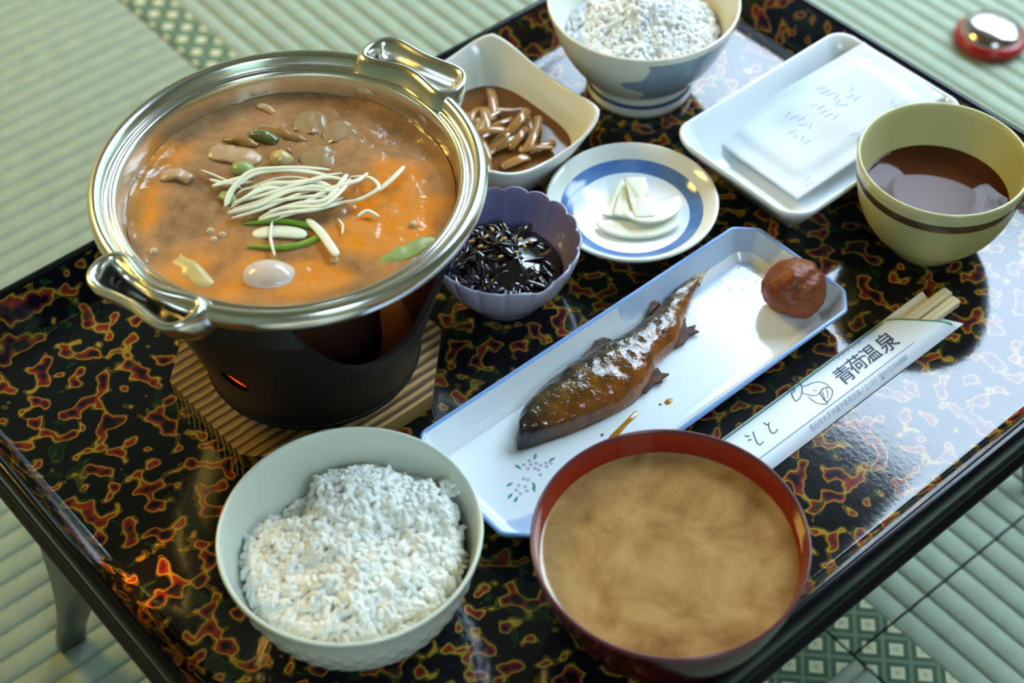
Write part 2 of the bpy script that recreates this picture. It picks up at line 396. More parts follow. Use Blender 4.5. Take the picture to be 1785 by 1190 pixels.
# ------------------------------------------------------------------ wooden board, burner and pot
PC = Vector((-.098, -.012, 0))
M['burntwood'] = wood_mat('scorched_wood', (.38,.235,.075), (.06,.028,.010), 60, .55, 'Y', 1.5, .8)
board = thing('wooden_board', 'octagonal ridged wooden board with scorched grain under the black burner', 'board', (PC.x-.003, PC.y-.005, 0), R(YAW))
def octagon(h, c): return [(h,h-c),(h-c,h),(-h+c,h),(-h,h-c),(-h,-h+c),(-h+c,-h),(h-c,-h),(h,-h+c)]
def board_mesh():
    ny = 46; h, c = .0605, .030; V = []; rows = []
    ys = np.linspace(-h, h, ny*2+1)
    def half(y): return h if abs(y) <= h-c else h-(abs(y)-(h-c))
    for i, y in enumerate(ys):
        w = half(y); gz = .012 + (-.0007 if i % 4 in (0,) else (.0 if i % 2 else -.0001)); row = []
        for s in np.linspace(-1, 1, 9):
            rr = math.hypot(s*w, y); dz = -.0008 if rr < .047 else 0
            row.append((s*w, y, gz+dz*0))
        rows.append(row)
    n = 9
    V = [p for r in rows for p in r]; F = []
    for i in range(len(rows)-1):
        for j in range(n-1): F.append((i*n+j, i*n+j+1, (i+1)*n+j+1, (i+1)*n+j))
    b = len(V)
    for r in rows:                              # lower edge, undercut a little
        V.append((r[0][0]*.985, r[0][1]*.985, .0005)); V.append((r[-1][0]*.985, r[-1][1]*.985, .0005))
    for i in range(len(rows)-1):
        F.append((i*n, (i+1)*n, b+2*i+2, b+2*i)); F.append(((i+1)*n+n-1, i*n+n-1, b+2*i+1, b+2*i+3))
        F.append((b+2*i, b+2*i+2, b+2*i+3, b+2*i+1))
    F.append(tuple([j for j in range(n)][::-1])+(b, b+1)); l = (len(rows)-1)
    F.append(tuple(l*n+j for j in range(n))+(b+2*l+1, b+2*l))
    return V, F
ob('board', me('board', *board_mesh(), False), M['burntwood'], board)

M['iron'] = pmat('black_iron', (.010,.010,.011), .42, spec=.4, bump=(900,.15,.0004))
M['ironin'] = pmat('dimmed_iron_inside', (.006,.0022,.0015), .65, spec=.15)  # inner faces coloured extra dark so the flame-lit inside stays dim
burner = thing('table_burner', 'black iron table burner with curved opening, standing on the wooden board', 'burner', (PC.x, PC.y, .012))
def burner_r(z): return .0525+.0215*max(0, min(1, (z-.004)/.076))**1.1
CUT0, CUT1 = R(-86), R(-13)
def cut_z(a):                                   # lower limit of the large opening
    t = (a-CUT0)/(CUT1-CUT0)
    if t <= 0 or t >= 1: return 9
    s = abs(2*t-1); return .0445+.047*s**2.6
def hole(a, z): return ((a-R(-119))/R(6.3))**2+((z-.0360-.06*(a-R(-119))*(-.35))/.0056)**2 < 1
def burner_mesh(inner):
    n, k = 360, 150; H = .0972; V = []; F = []; off = -.0022 if inner else 0
    for i in range(k+1):
        z = H*i/k
        for j in range(n):
            a = 2*math.pi*j/n-math.pi; ct = cut_z(a+0)
            zz = z
            if ct < H and z > ct-H/k*.0 and False: pass
            r = burner_r(z)+off
            V.append((r*math.cos(a), r*math.sin(a), zz))
    for i in range(k):
        for j in range(n):
            a = 2*math.pi*(j+.5)/n-math.pi; z = H*(i+.5)/k
            if z > cut_z(a) or hole(a, z): continue
            q = (i*n+j, i*n+(j+1) % n, (i+1)*n+(j+1) % n, (i+1)*n+j); F.append(q[::-1] if inner else q)
    # snap the ragged opening edge to the curve
    for i in range(k+1):
        for j in range(n):
            a = 2*math.pi*j/n-math.pi; ct = cut_z(a)
            x, y, z = V[i*n+j]
            if ct < H and abs(z-ct) < H/k*1.05:
                r = burner_r(ct)+off; V[i*n+j] = (r*math.cos(a), r*math.sin(a), min(ct, H))
    return V, F
vo, fo = burner_mesh(False)
bo = ob('body', me('body', vo, fo), M['iron'], burner)
vi, fi = burner_mesh(True)
ob('inner_wall', me('inner_wall', vi, fi), M['ironin'], burner)
# lip that closes the thickness around the opening, plus the base plate
def lip():
    V = []; F = []; N = 60
    for i in range(N+1):
        a = CUT0+(CUT1-CUT0)*(.012+.976*i/N); z = min(cut_z(a), .0965)
        for off in (.0004, -.0026):
            r = burner_r(z)+off; V.append((r*math.cos(a), r*math.sin(a), z+.0003))
        if i: F.append((2*i-2, 2*i-1, 2*i+1, 2*i))
    return V, F
ob('opening_lip', me('opening_lip', *lip()), M['iron'], burner)
ob('base_plate', lathe_mesh('base_plate', [(0, .003), (.0505, .003), (.0528, .002), (.0532, .0004), (.0525, 0), (0, 0)]), M['iron'], burner)
ob('top_ring', lathe_mesh('top_ring', [(.0715, .0865), (.0742, .0868), (.0747, .0880), (.0738, .0892), (.0712, .0890), (.0705, .0878), (.0715, .0865)]), M['iron'], burner) if False else None
M['fuel'] = pmat('pink_fuel', (.75,.25,.22), .5)
ob('fuel_cup', lathe_mesh('fuel_cup', [(0, .004), (.021, .004), (.023, .040), (.0222, .0402), (.0205, .010), (0, .010)], 48), M['ironin'], burner)
ob('fuel_block', lathe_mesh('fuel_block', [(0, .011), (.016, .011), (.017, .020), (.015, .022), (0, .022)], 32), M['fuel'], burner)
def shield():  # partial inner cylinder, spanned to keep flame light out of the opening
    rings = []
    for r in (.034, .0325):
        for z in ((.004, .0742) if r > .033 else (.0742, .004)):
            rings.append([(r*math.cos(R(a)), r*math.sin(R(a)), z) for a in np.linspace(-104, 30, 40)])
    v, f = merge([]); V = [p for q in rings for p in q]; F = []
    for i in range(4):
        for j in range(39): k = (i+1) % 4; F.append((i*40+j, i*40+j+1, k*40+j+1, k*40+j))
    F += [(0, 40, 80, 120), (39, 159, 119, 79)]
    return V, F
M['glowrefl'] = pmat('red_reflector', (.42,.09,.035), .8)  # red surface added to catch flame light so the side hole glows
refl = [[(r*math.cos(R(a)), r*math.sin(R(a)), z) for a in np.linspace(130, 262, 30)] for r, z in ((.0240,.0036),(.030,.0080),(.040,.0085),(.0485,.0040))]
ob('glow_reflector', me('glow_reflector', [p for q in refl for p in q], [q for q in grid_faces(4, 30, False)]), M['glowrefl'], burner)
M['shield'] = pmat('dark_brown_shield', (.045,.016,.010), .4)
ob('light_shield', me('light_shield', *shield()), M['shield'], burner)
M['flame'] = pmat('flame', (1,.4,.05), .5, emit=((1.0, .22, .14), 2.0))
ob('flame', lathe_mesh('flame', [(0, .036), (.008, .037), (.0105, .042), (.008, .050), (.004, .056), (0, .060)], 24), M['flame'], burner)
fl = bpy.data.lights.new('flame_light', 'POINT'); fl.energy = 5.0; fl.color = (1.0, .36, .06); fl.shadow_soft_size = .006
flo = bpy.data.objects.new('flame_light', fl); C.objects.link(flo); flo.location = (0, 0, .0665); flo.parent = burner

# the pot
M['steel'] = pmat('polished_steel', (.80,.79,.74), .2, metal=1.0, bump=(300,.03,.0003))
pot = thing('hot_pot', 'shallow steel hot pot with two figure-eight handles on the burner', 'pot', (PC.x, PC.y, .0))
PROF = [(0,.0865),(.048,.0865),(.058,.0890),(.066,.0985),(.0705,.1075),(.0740,.1115),(.0800,.1135),(.0845,.1160),(.0875,.1195),(.0886,.1230),(.0884,.1258),(.0870,.1278),(.0848,.1282),(.0828,.1270),(.0815,.1245),(.0808,.1228),(.0796,.1226),(.0788,.1236),(.0775,.1238),(.0762,.1226),(.0752,.1190),(.0744,.1140),(.0728,.1085),(.0690,.1000),(.0600,.0915),(.046,.0890),(0,.0885)]
sm = spline(PROF, 3)
ob('body', lathe_mesh('body', [tuple(p) for p in sm], 160), M['steel'], pot)
def handle_mesh():
    N = 120; base = []; L, W = .0268, .0128
    for j in range(N):
        t = 2*math.pi*j/N; c_, s_ = math.cos(t), math.sin(t)
        base.append(np.array((L*c_, W*s_*(.50+1.05*c_*c_))))
    def off(d):
        out = []
        for j in range(N):
            t = base[(j+1) % N]-base[j-1]; t = t/np.linalg.norm(t); out.append(base[j]+np.array((t[1], -t[0]))*d)
        return out
    spec = [(-.0028,.1115),(-.0028,.1160),(-.0027,.1225),(-.0025,.1262),(-.0020,.1284),(-.0010,.1297),(.0003,.1300),(.0015,.1293),(.0024,.1276),(.0029,.1250),(.0030,.1212),(.0026,.1172),(.0014,.1132),(-.0006,.1105),(-.0030,.1090)]
    loops = []
    for d, z in spec:
        lean = max(0, .1300-z)*.55
        loops.append([(x, y-lean-(x*x)/(2*.10), z) for x, y in off(d)])
    return loft(loops, True, True)
hv, hf = handle_mesh()
for ang in (-127, 53):
    a = R(ang); er = Vector((math.cos(a), math.sin(a), 0)); et = Vector((-math.sin(a), math.cos(a), 0))
    vv = [tuple(er*(.0928+y)+et*x+Vector((0, 0, z))) for x, y, z in hv]
    hh = ob('handle', me('handle', vv, hf), M['steel'], pot)

# broth with egg stirred in
SZ = .1115
yolk = [(.0415,.0164),(.0337,.0044),(.0305,-.0024),(.0457,-.0028),(.0535,.0126),(.0633,-.0049),(.0531,-.0147),(.0368,-.0143),(.0256,-.0207),(-.0582,.0333),(-.0657,.0263),(-.0667,.007),(-.0664,-.0084),(-.0164,-.0391),(-.0236,-.0577),(.0049,-.0522),(.0315,-.0241),(.0126,-.0492),(.045,-.028),(.058,-.022),(-.04,-.043),(.02,-.045)]
def broth_mesh():
    V, F, col = [], [], []; nr, na = 70, 180
    V.append((0, 0, SZ)); 
    for i in range(1, nr+1):
        for j in range(na):
            a = 2*math.pi*j/na; r = .0738*i/nr; V.append((r*math.cos(a), r*math.sin(a), SZ))
    F = [(0, 1+j, 1+(j+1) % na) for j in range(na)]
    for i in range(nr-1):
        for j in range(na):
            b = 1+i*na; F.append((b+j, b+na+j, b+na+(j+1) % na, b+(j+1) % na))
    V2 = []
    for (x, y, z) in V:
        n1 = vnoise(x, y, .3, 45); n2 = vnoise(x, y, 2.3, 120); n3 = vnoise(x, y, 5.1, 300)
        wx, wy = x+.006*vnoise(x, y, 7., 70), y+.006*vnoise(x, y, 9., 70)
        g = sum(math.exp(-((wx-a)**2+(wy-b)**2)/(2*.0062**2)) for a, b in yolk)
        low = 1/(1+math.exp((y+.010+.2*x*0)/.008))         # the near half is warmer
        o = min(1.0, max(0.0, g*.95+.26*low+.40*n1+.30*n2-.16))
        brown = np.array((.29,.150,.066))*(1+.40*n1+.30*n3); tan = np.array((.52,.31,.15)); orange = np.array((.74,.235,.003))
        c = brown*(1-o)+orange*o
        ht = max(0, min(1, .5+1.3*n2)); c = c*(1-.30*ht)+tan*.30*ht
        col.append(np.clip(c, 0, 1)); r = math.hypot(x, y)
        V2.append((x, y, z+.0009*n1+.0005*n2+.0003*n3+(.0006 if r > .071 else 0)))
    return V2, F, col
M['broth'] = pmat('egg_broth', (.4,.2,.05), .12, spec=.5, attr=True, vary=(420,(.55,.36,.20),.14,5), bump=(330,.30,.0008,3))
v, f, col = broth_mesh(); mm = me('broth', v, f); set_col(mm, col)
ob('broth', mm, M['broth'], None, (PC.x, PC.y, 0), label='brown miso broth streaked with orange egg, filling the steel pot', cat='soup')

def blob(name, path, ra, rb, mat, label, cat, group=None, m=10, wob=.0, loc=(PC.x, PC.y, 0), taper=True, sp=7, up=(0,0,1), roll=0.0, pw=2.6):
    v, f = tube(spline(path, sp), ra, rb, m, taper, up, roll, pw, .03)
    if wob: v = [(x+wob*vnoise(x, y, z, 260), y+wob*vnoise(x, y, z+3, 260), z+wob*vnoise(x, y, z+7, 260)) for x, y, z in v]
    return ob(name, me(name, v, f), mat, None, loc, 0, label, cat, group)
M['leek'] = pmat('pale_leek', (.86,.86,.68), .28, bump=(600,.2,.0004))
M['scall'] = pmat('green_scallion', (.24,.48,.05), .3)
M['pale'] = pmat('pale_mushroom', (.52,.34,.20), .25, vary=(200,(.40,.25,.13),.6))
M['mush'] = pmat('brown_mushroom', (.33,.18,.06), .22, vary=(200,(.20,.10,.03),.6))
M['olive'] = pmat('olive_pod', (.11,.11,.03), .2)
M['dump'] = pmat('white_dumpling', (.70,.60,.55), .14, vary=(150,(.60,.42,.30),.5))
M['jelly'] = pmat('translucent_slice', (.33,.22,.11), .2)
M['burdock'] = pmat('burdock_stick', (.55,.42,.16), .3)
M['softgreen'] = pmat('soft_green_leek', (.28,.36,.12), .3)
strands = [[(-.0433,.0189),(-.0351,.014),(-.0224,.0058)],[(-.0384,.0123),(-.0298,.0086),(-.0181,.01)],[(-.0282,-.0068),(-.0257,.0033),(-.0171,.0117),(-.0043,.014),(.0088,.0128),(.0195,.0108)],[(-.0256,-.0094),(-.0121,-.0056),(.0013,.0026),(.0126,.0092),(.0229,.0133)],[(-.0277,-.0119),(-.014,-.0097),(-.0008,-.0007),(.0104,.0058)],[(-.0222,.0032),(-.0109,.0081),(.0008,.0095),(.0128,.0058),(.0201,.0004)],[(-.0167,-.0054),(-.0031,-.0007),(.0083,.0024),(.02,.0021),(.0242,.0124)],[(-.0093,-.0107),(.0044,-.0077),(.0159,-.0063),(.0222,.0055),(.0241,.0133)],[(-.0259,-.0069),(-.0214,-.0053),(-.0103,.0012),(.0036,.0026)],[(-.0133,-.0172),(-.002,-.015),(.0117,-.0129),(.0252,-.0065)],[(-.0066,-.0157),(.0081,-.0111),(.0206,-.0081),(.0321,-.005),(.0388,.0017)],[(.0252,-.0065),(.0343,-.0033),(.0394,.0016),(.035,.0087),(.0254,.0115)],[(.0388,.0017),(.0455,.0101),(.0505,.0188)],[(-.0071,-.0157),(-.007,-.0272),(-.0041,-.0386)],[(.0078,-.0153),(.0147,-.0245),(.0211,-.036),(.023,-.0392)],[(.0216,-.0148),(.0242,-.0198),(.0239,-.0247)],[(.0302,-.0142),(.0347,-.0109),(.04,-.0144)],[(-.0367,.007),(-.0276,.0103),(-.0208,.0136)],[(-.0186,-.0104),(-.0073,-.0074),(.0064,-.0043),(.0167,-.0012)]]
special = {0:'pale leek shred pointing out at the left of the garnish', 12:'leek shred running up to the right over the egg yolk', 13:'leek shred hanging down towards the white dumpling', 14:'broad leek shred running down to the right with a bubbly edge', 16:'short leek shred lying alone on the orange egg', 11:'looped leek shred around the orange yolk'}
jit = np.random.default_rng(33)
for i in (2, 3, 4, 5, 6, 7, 8, 9, 10, 18, 3, 6, 8):
    ra_ = jit.normal(0, .22); ox, oy = jit.normal(0, .0025), jit.normal(0, .0020)
    strands.append([(x*math.cos(ra_)-y*math.sin(ra_)+ox, x*math.sin(ra_)+y*math.cos(ra_)+oy+jit.normal(0, .0010)) for x, y in strands[i]])
for i, s in enumerate(strands):
    n = len(s); h = [SZ+.0012+.0035*math.sin(math.pi*(j+.6)/(n+.2))*(1.0 if 2 <= i <= 11 or i >= 18 else .25)+.0003*(i % 5) for j in range(n)]
    ra = .0006+.0008*((i*7) % 5)/4
    if i == 14: ra = .0022
    blob('leek_shred', [(x, y, z) for (x, y), z in zip(s, h)], ra, .00065, M['leek'], special.get(i, 'thin white leek shred tangled in the garnish heap on the hot pot'), 'leek', 'leek shreds on the hot pot', m=7)
blob('scallion_slice', [(x, y, SZ+.0010) for x, y in [(-.0207,-.0164),(-.0047,-.0150),(.0095,-.0185),(.0156,-.0228),(.0095,-.0287),(-.0011,-.0316),(-.0182,-.0304)]], .0011, .0016, M['scall'], 'bright green scallion slice below the leek shreds in the pot', 'scallion', m=8)
blob('leek_core', [(-.016,-.0225,SZ+.0004),(-.004,-.0215,SZ+.0010),(.009,-.0235,SZ+.0004)], .0038, .0010, M['leek'], 'white core lying inside the green scallion slice', 'leek', m=10)
v, f = tube(spline([(-.0180,-.0470,SZ),(-.0065,-.0474,SZ+.0008),(.0050,-.0485,SZ)], 12), .0085, .0058, 28, pw=2.0, k0=.0)
ob('dumpling', me('dumpling', v, f), M['dump'], None, (PC.x, PC.y, -.0016), 0, 'glossy white round dumpling floating at the front of the hot pot', 'dumpling')
blob('pepper_slice', [(-.0241,.0445,SZ+.001),(-.016,.042,SZ+.002),(-.009,.0381,SZ+.001)], .0040, .0022, M['olive'], 'dark olive slice floating at the back of the hot pot', 'vegetable', wob=.0011, loc=(PC.x, PC.y, -.0006))
blob('mushroom_slice', [(-.0350,.0412,SZ+.001),(-.027,.0395,SZ+.0016),(-.0175,.0362,SZ+.001)], .0022, .0016, M['mush'], 'narrow brown mushroom strip beside the dark olive slice', 'mushroom', wob=.0011, loc=(PC.x, PC.y, -.0006))
blob('mushroom_slice', [(-.0420,.0335,SZ+.0005),(-.030,.0310,SZ+.001),(-.0160,.0265,SZ+.0003)], .0062, .0012, M['pale'], 'wide pale mushroom slice left of the garnish', 'mushroom', wob=.0011, loc=(PC.x, PC.y, -.0006))
blob('mushroom_slice', [(-.0620,.0160,SZ+.0005),(-.054,.0170,SZ+.0015),(-.0465,.0140,SZ+.0005)], .0040, .0016, M['pale'], 'curled pale mushroom slice near the left wall of the pot', 'mushroom', wob=.0011, loc=(PC.x, PC.y, -.0006))
blob('scallion_piece', [(-.0290,.0190,SZ+.001),(-.0241,.0192,SZ+.0022),(-.0185,.0170,SZ+.001)], .0042, .0025, M['softgreen'], 'soft green scallion piece peeping out above the leek shreds', 'scallion')
blob('scallion_piece', [(-.0330,.0035,SZ+.0004),(-.0285,.0010,SZ+.0010),(-.0260,-.003,SZ+.0004)], .0032, .0014, M['softgreen'], 'grey green scallion piece at the left end of the leek shreds', 'scallion')
blob('cream_mushroom', [(-.0105,.0225,SZ+.001),(-.0065,.0245,SZ+.0034),(-.0025,.0215,SZ+.001)], .0045, .0030, M['burdock'], 'small cream mushroom cap behind the leek shreds', 'mushroom')
blob('brown_mushroom', [(-.0058,.0295,SZ+.001),(-.0040,.0285,SZ+.004),(-.0020,.0255,SZ+.003)], .0022, .0020, M['mush'], 'little brown stem beside the cream mushroom cap', 'mushroom')
for (x, y), lb in (((.0100,.0275),'translucent round slice just behind the leek shreds'), ((.0045,.0525),'translucent round slice near the back wall of the pot'), ((.019,.045),'translucent round slice right of the other one at the back')):
    blob('radish_slice', [(x-.0085, y+.001, SZ-.0003), (x, y+.0005, SZ+.0001), (x+.0085, y, SZ-.0003)], .0080, .0008, M['jelly'], lb, 'vegetable', 'translucent slices in the pot', m=18, wob=.0012, pw=2.0)
blob('burdock_stick', [(-.0490,-.0330,SZ-.0002),(-.040,-.044,SZ+.0003),(-.0305,-.0535,SZ-.0002)], .0045, .0016, M['burdock'], 'pale yellow burdock stick at the front left of the pot', 'vegetable', wob=.0011, loc=(PC.x, PC.y, -.0006))
blob('leek_stalk', [(.0400,-.0425,SZ-.0001),(.052,-.0350,SZ+.0006),(.0655,-.0250,SZ-.0001)], .0042, .0014, M['softgreen'], 'long soft green stalk along the right edge of the pot', 'leek', wob=.0011, loc=(PC.x, PC.y, -.0006))
blob('bamboo_stick', [(-.0225,.0495,SZ+.0002),(-.009,.0455,SZ+.0010),(.0048,.0392,SZ+.0002)], .0034, .0013, M['mush'], 'long tan strip behind the dark olive slice', 'vegetable', wob=.0011, loc=(PC.x, PC.y, -.0006))
blob('bamboo_stick', [(-.0221,.0655,SZ+.0001),(-.017,.0630,SZ+.0008),(-.0125,.0590,SZ+.0001)], .0022, .0012, M['pale'], 'short tan strip at the very back of the pot', 'vegetable')
M['bubble'] = pmat('broth_bubble', (.55,.40,.22), .05)
for k, (x, y) in enumerate([(-.0345,-.020),(-.0290,-.0225),(-.0325,-.0255),(.0215,-.0395),(-.058,-.032),(.055,-.018)]):
    ob('bubble', lathe_mesh('bubble', [(0,.0016),(.0010,.0014),(.0017,.0008),(.0019,0)], 16), M['bubble'], None, (PC.x+x, PC.y+y, SZ+.0002), 0, 'small shiny bubble on the broth of the hot pot', 'bubble', 'bubbles on the broth')

# ------------------------------------------------------------------ rice bowl
def cooked(name, hfun, Rb, n, seed, mat, grain=(.0031,.00138), zbase=.02):
    rng = np.random.default_rng(seed)
    # one low-poly grain
    gv = []; gf = []; ns, nm = 6, 7
    for i in range(ns+1):
        t = -1+2*i/ns; r = max(1e-3, 1-abs(t)**2.6)**.55
        for j in range(nm): a = 2*math.pi*j/nm; gv.append((t, r*math.cos(a), r*math.sin(a)))
    gf = grid_faces(ns+1, nm); gv = np.array(gv); V = []; F = []; cnt = 0
    for k in range(n):
        while True:
            x, y = rng.uniform(-Rb, Rb, 2)
            if math.hypot(x, y) < Rb: break
        z = hfun(x, y)
        if z is None: continue
        z += rng.uniform(-.0015, .0014)
        az = rng.uniform(0, 2*math.pi); el = rng.normal(0, .36)
        z2 = hfun(x+.002*math.cos(az), y+.002*math.sin(az))
        if z2 is not None: el += math.atan2(max(-.004, min(.004, z2-hfun(x, y))), .002)*.8
        d = np.array((math.cos(az)*math.cos(el), math.sin(az)*math.cos(el), math.sin(el)))
        s = np.cross(d, (0, 0, 1)); s /= np.linalg.norm(s); w = np.cross(s, d)
        L = grain[0]*rng.uniform(.8, 1.2); W = grain[1]*rng.uniform(.85, 1.15)
        P = gv[:, :1]*L*d+gv[:, 1:2]*W*s+gv[:, 2:3]*W*w+np.array((x, y, z))
        b = len(V)*0+cnt; V.append(P); F += [tuple(i+b for i in q) for q in gf]; cnt += len(gv)
    # body under the grains
    nr, na = 18, 48
    under = [(0, 0, hfun(0, 0)-.0014)]
    for i in range(1, nr+1):
        for j in range(na):
            a = 2*math.pi*j/na; r = Rb*i/nr; x, y = r*math.cos(a), r*math.sin(a); h = hfun(x, y)
            under.append((x, y, (h if h is not None else zbase)-.0014))
    b = cnt; V.append(np.array(under))
    F += [(b, b+1+j, b+1+(j+1) % na) for j in range(na)]
    for i in range(nr-1):
        for j in range(na):
            q = b+1+i*na; F.append((q+j, q+na+j, q+na+(j+1) % na, q+(j+1) % na))
    return me(name, np.concatenate(V), F)
M['rice'] = pmat('cooked_rice', (.92,.92,.85), .35, spec=.5, sss=.06)
M['cream'] = pmat('cream_glaze', (.74,.78,.68), .14)
RC = Vector((-.0686, -.1578, 0))
rbowl = thing('rice_bowl', 'pale cream porcelain rice bowl with faceted outside, filled with rice', 'bowl', RC)
def facets(r, z, a):
    if r < .03 or z > .0515 or z < .008: return r, z
    ring = z/.0062; k = 34
    s = abs(math.sin(k*a/2+ring*math.pi/2*1.0)); t = abs(math.sin(k*a/2-ring*math.pi/2))
    fade = min(1, (.0515-z)/.006)*min(1, (z-.008)/.004)
    return r+.0009*fade*min(s, t), z
RO = [(.0,.0030),(.021,.0030),(.0222,.0),(.0238,.0),(.0240,.0040),(.030,.0072),(.0370,.0130),(.0425,.0205),(.0470,.0295),(.0505,.0395),(.0530,.0500),(.0548,.0570),(.0555,.0592),(.0553,.0600),(.0545,.0603),(.0537,.0596),(.0525,.0550),(.0500,.0445),(.0462,.0320),(.0400,.0210),(.0320,.0130),(.020,.0085),(0,.0080)]
ro = [tuple(p) for p in spline(RO[4:13], 6)]; prof = RO[:4]+ro+RO[13:]
def facets_outer(r, z, a): return facets(r, z, a)
nout = 4+len(ro)
def rb_mesh():
    rings = []; n = 272
    for i, (r, z) in enumerate(prof):
        ring = []
        for j in range(n):
            a = 2*math.pi*j/n; rr, zz = facets(r, z, a) if 4 <= i < nout else (r, z)
            rr = max(rr, 1e-5); ring.append((rr*math.cos(a), rr*math.sin(a), zz))
        rings.append(ring)
    return loft(rings)
ob('bowl_body', me('bowl_body', *rb_mesh()), M['cream'], rbowl)
def rice_h(x, y):
    r = math.hypot(x, y)
    if r > .0475: return None
    g = lambda cx, cy, s, h: h*math.exp(-((x-cx)**2+(y-cy)**2)/(2*s*s))
    z = .0405+g(.002,.020,.016,.0165)+g(.036,.018,.014,.0120)+g(-.028,.000,.017,.0080)+g(.006,-.018,.018,.0110)+g(-.006,-.036,.013,.0040)+g(.030,-.014,.014,.0050)
    z += -.0055*math.exp(-((x-.016)**2+(y+.002)**2)/(2*.006**2))
    if x < -.017 and y > .012: z -= .010*min(1, (-.017-x)/.004)*min(1, (y-.012)/.004)
    z += .0030*vnoise(x, y, 1.3, 110)+.0016*vnoise(x, y, 4.3, 260)
    lim = max(0, (r-.0405)/.0055); z -= .0045*min(1.2, lim)**2
    return z
ob('cooked_rice', cooked('cooked_rice', rice_h, .0470, 2700, 3, M['rice']), M['rice'], None, RC, 0, 'mound of steamed white rice in the cream bowl', 'rice', kind='stuff')
# a grain cluster stuck to the wall
ob('rice_clump', cooked('rice_clump', lambda x, y: .0005+.3*max(0, .004-math.hypot(x, y)) if math.hypot(x, y) < .0045 else None, .0045, 14, 9, M['rice'], zbase=.0), M['rice'], None, RC+Vector((.0405,.0290,.0500)), 0, 'few grains of rice stuck high on the wall of the cream bowl', 'rice', kind='stuff')

# ------------------------------------------------------------------ miso soup
MC = Vector((.0633, -.168, 0))
mb = thing('soup_bowl', 'dark red lacquer soup bowl with vermilion inside', 'bowl', MC)
M['redout'] = pmat('dark_red_lacquer', (.045,.004,.005), .14)
M['redin'] = pmat('vermilion_lacquer', (.29,.016,.006), .12)
M['redrim'] = pmat('plum_rim', (.13,.03,.04), .2)
mo = [(0,.004),(.024,.004),(.0252,0),(.0272,0),(.0275,.006),(.0300,.0085),(.0360,.0140),(.0425,.0215),(.0480,.0310),(.0525,.0420),(.0558,.0545),(.0571,.0625)]
mi = [(.0556,.0638),(.0548,.0600),(.0535,.0540),(.0505,.0430),(.0460,.0320),(.0395,.0220),(.0300,.0140),(.0180,.0100),(0,.0090)]
ob('outer_wall', lathe_mesh('outer_wall', mo[:4]+[tuple(p) for p in spline(mo[4:], 5)], 128), M['redout'], mb)
ob('rim_band', lathe_mesh('rim_band', [(.0571,.0625),(.0574,.0640),(.0572,.0650),(.0565,.0653),(.0559,.0648),(.0556,.0638)], 128), M['redrim'], mb)
ob('inner_wall', lathe_mesh('inner_wall', [tuple(p) for p in spline(mi, 5)], 128), M['redin'], mb)
def miso_mat():
    m = pmat('miso_soup', (.42,.25,.09), .10, spec=.5); nt = m.node_tree; b = nt.nodes['Principled BSDF']; tc = nt.nodes.new('ShaderNodeTexCoord')
    n = nt.nodes.new('ShaderNodeTexNoise'); n.inputs['Scale'].default_value = 42; n.inputs['Detail'].default_value = 7; n.inputs['Roughness'].default_value = .60; n.inputs['Distortion'].default_value = .45
    nt.links.new(tc.outputs['Object'], n.inputs['Vector'])
    r = nt.nodes.new('ShaderNodeValToRGB'); e = r.color_ramp
    st = [(.30,(.20,.095,.028,1)),(.45,(.34,.185,.062,1)),(.58,(.44,.26,.095,1)),(.72,(.50,.31,.13,1))]
    while len(e.elements) < len(st): e.elements.new(.5)
    for el, (p, c) in zip(e.elements, st): el.position = p; el.color = c
    nt.links.new(n.outputs['Fac'], r.inputs['Fac'])
    g = nt.nodes.new('ShaderNodeTexNoise'); g.inputs['Scale'].default_value = 900; g.inputs['Detail'].default_value = 2
    nt.links.new(tc.outputs['Object'], g.inputs['Vector'])
    k = math_node(nt, 'MULTIPLY', math_node(nt, 'SUBTRACT', g.outputs['Fac'], .5), .35)
    nt.links.new(mixc(nt, math_node(nt, 'ABSOLUTE', k), r.outputs['Color'], (.62,.42,.22)), b.inputs['Base Color'])
    return m
M['miso'] = miso_mat()
ob('miso_soup', lathe_mesh('miso_soup', [(0,.0530),(.03,.0530),(.0500,.0530),(.0522,.0532),(.0534,.0536)], 96), M['miso'], None, MC, 0, 'cloudy tan miso soup in the red lacquer bowl', 'soup')

def thing_uv(name, label, cat, a, b, z=0.0, group=None): return thing(name, label, cat, uv(a, b, z), R(YAW), group)
def ob_uv(name, mesh, mat, a, b, z, label, cat, group=None, kind=None): return ob(name, mesh, mat, None, uv(a, b, z), R(YAW), label, cat, group, kind)

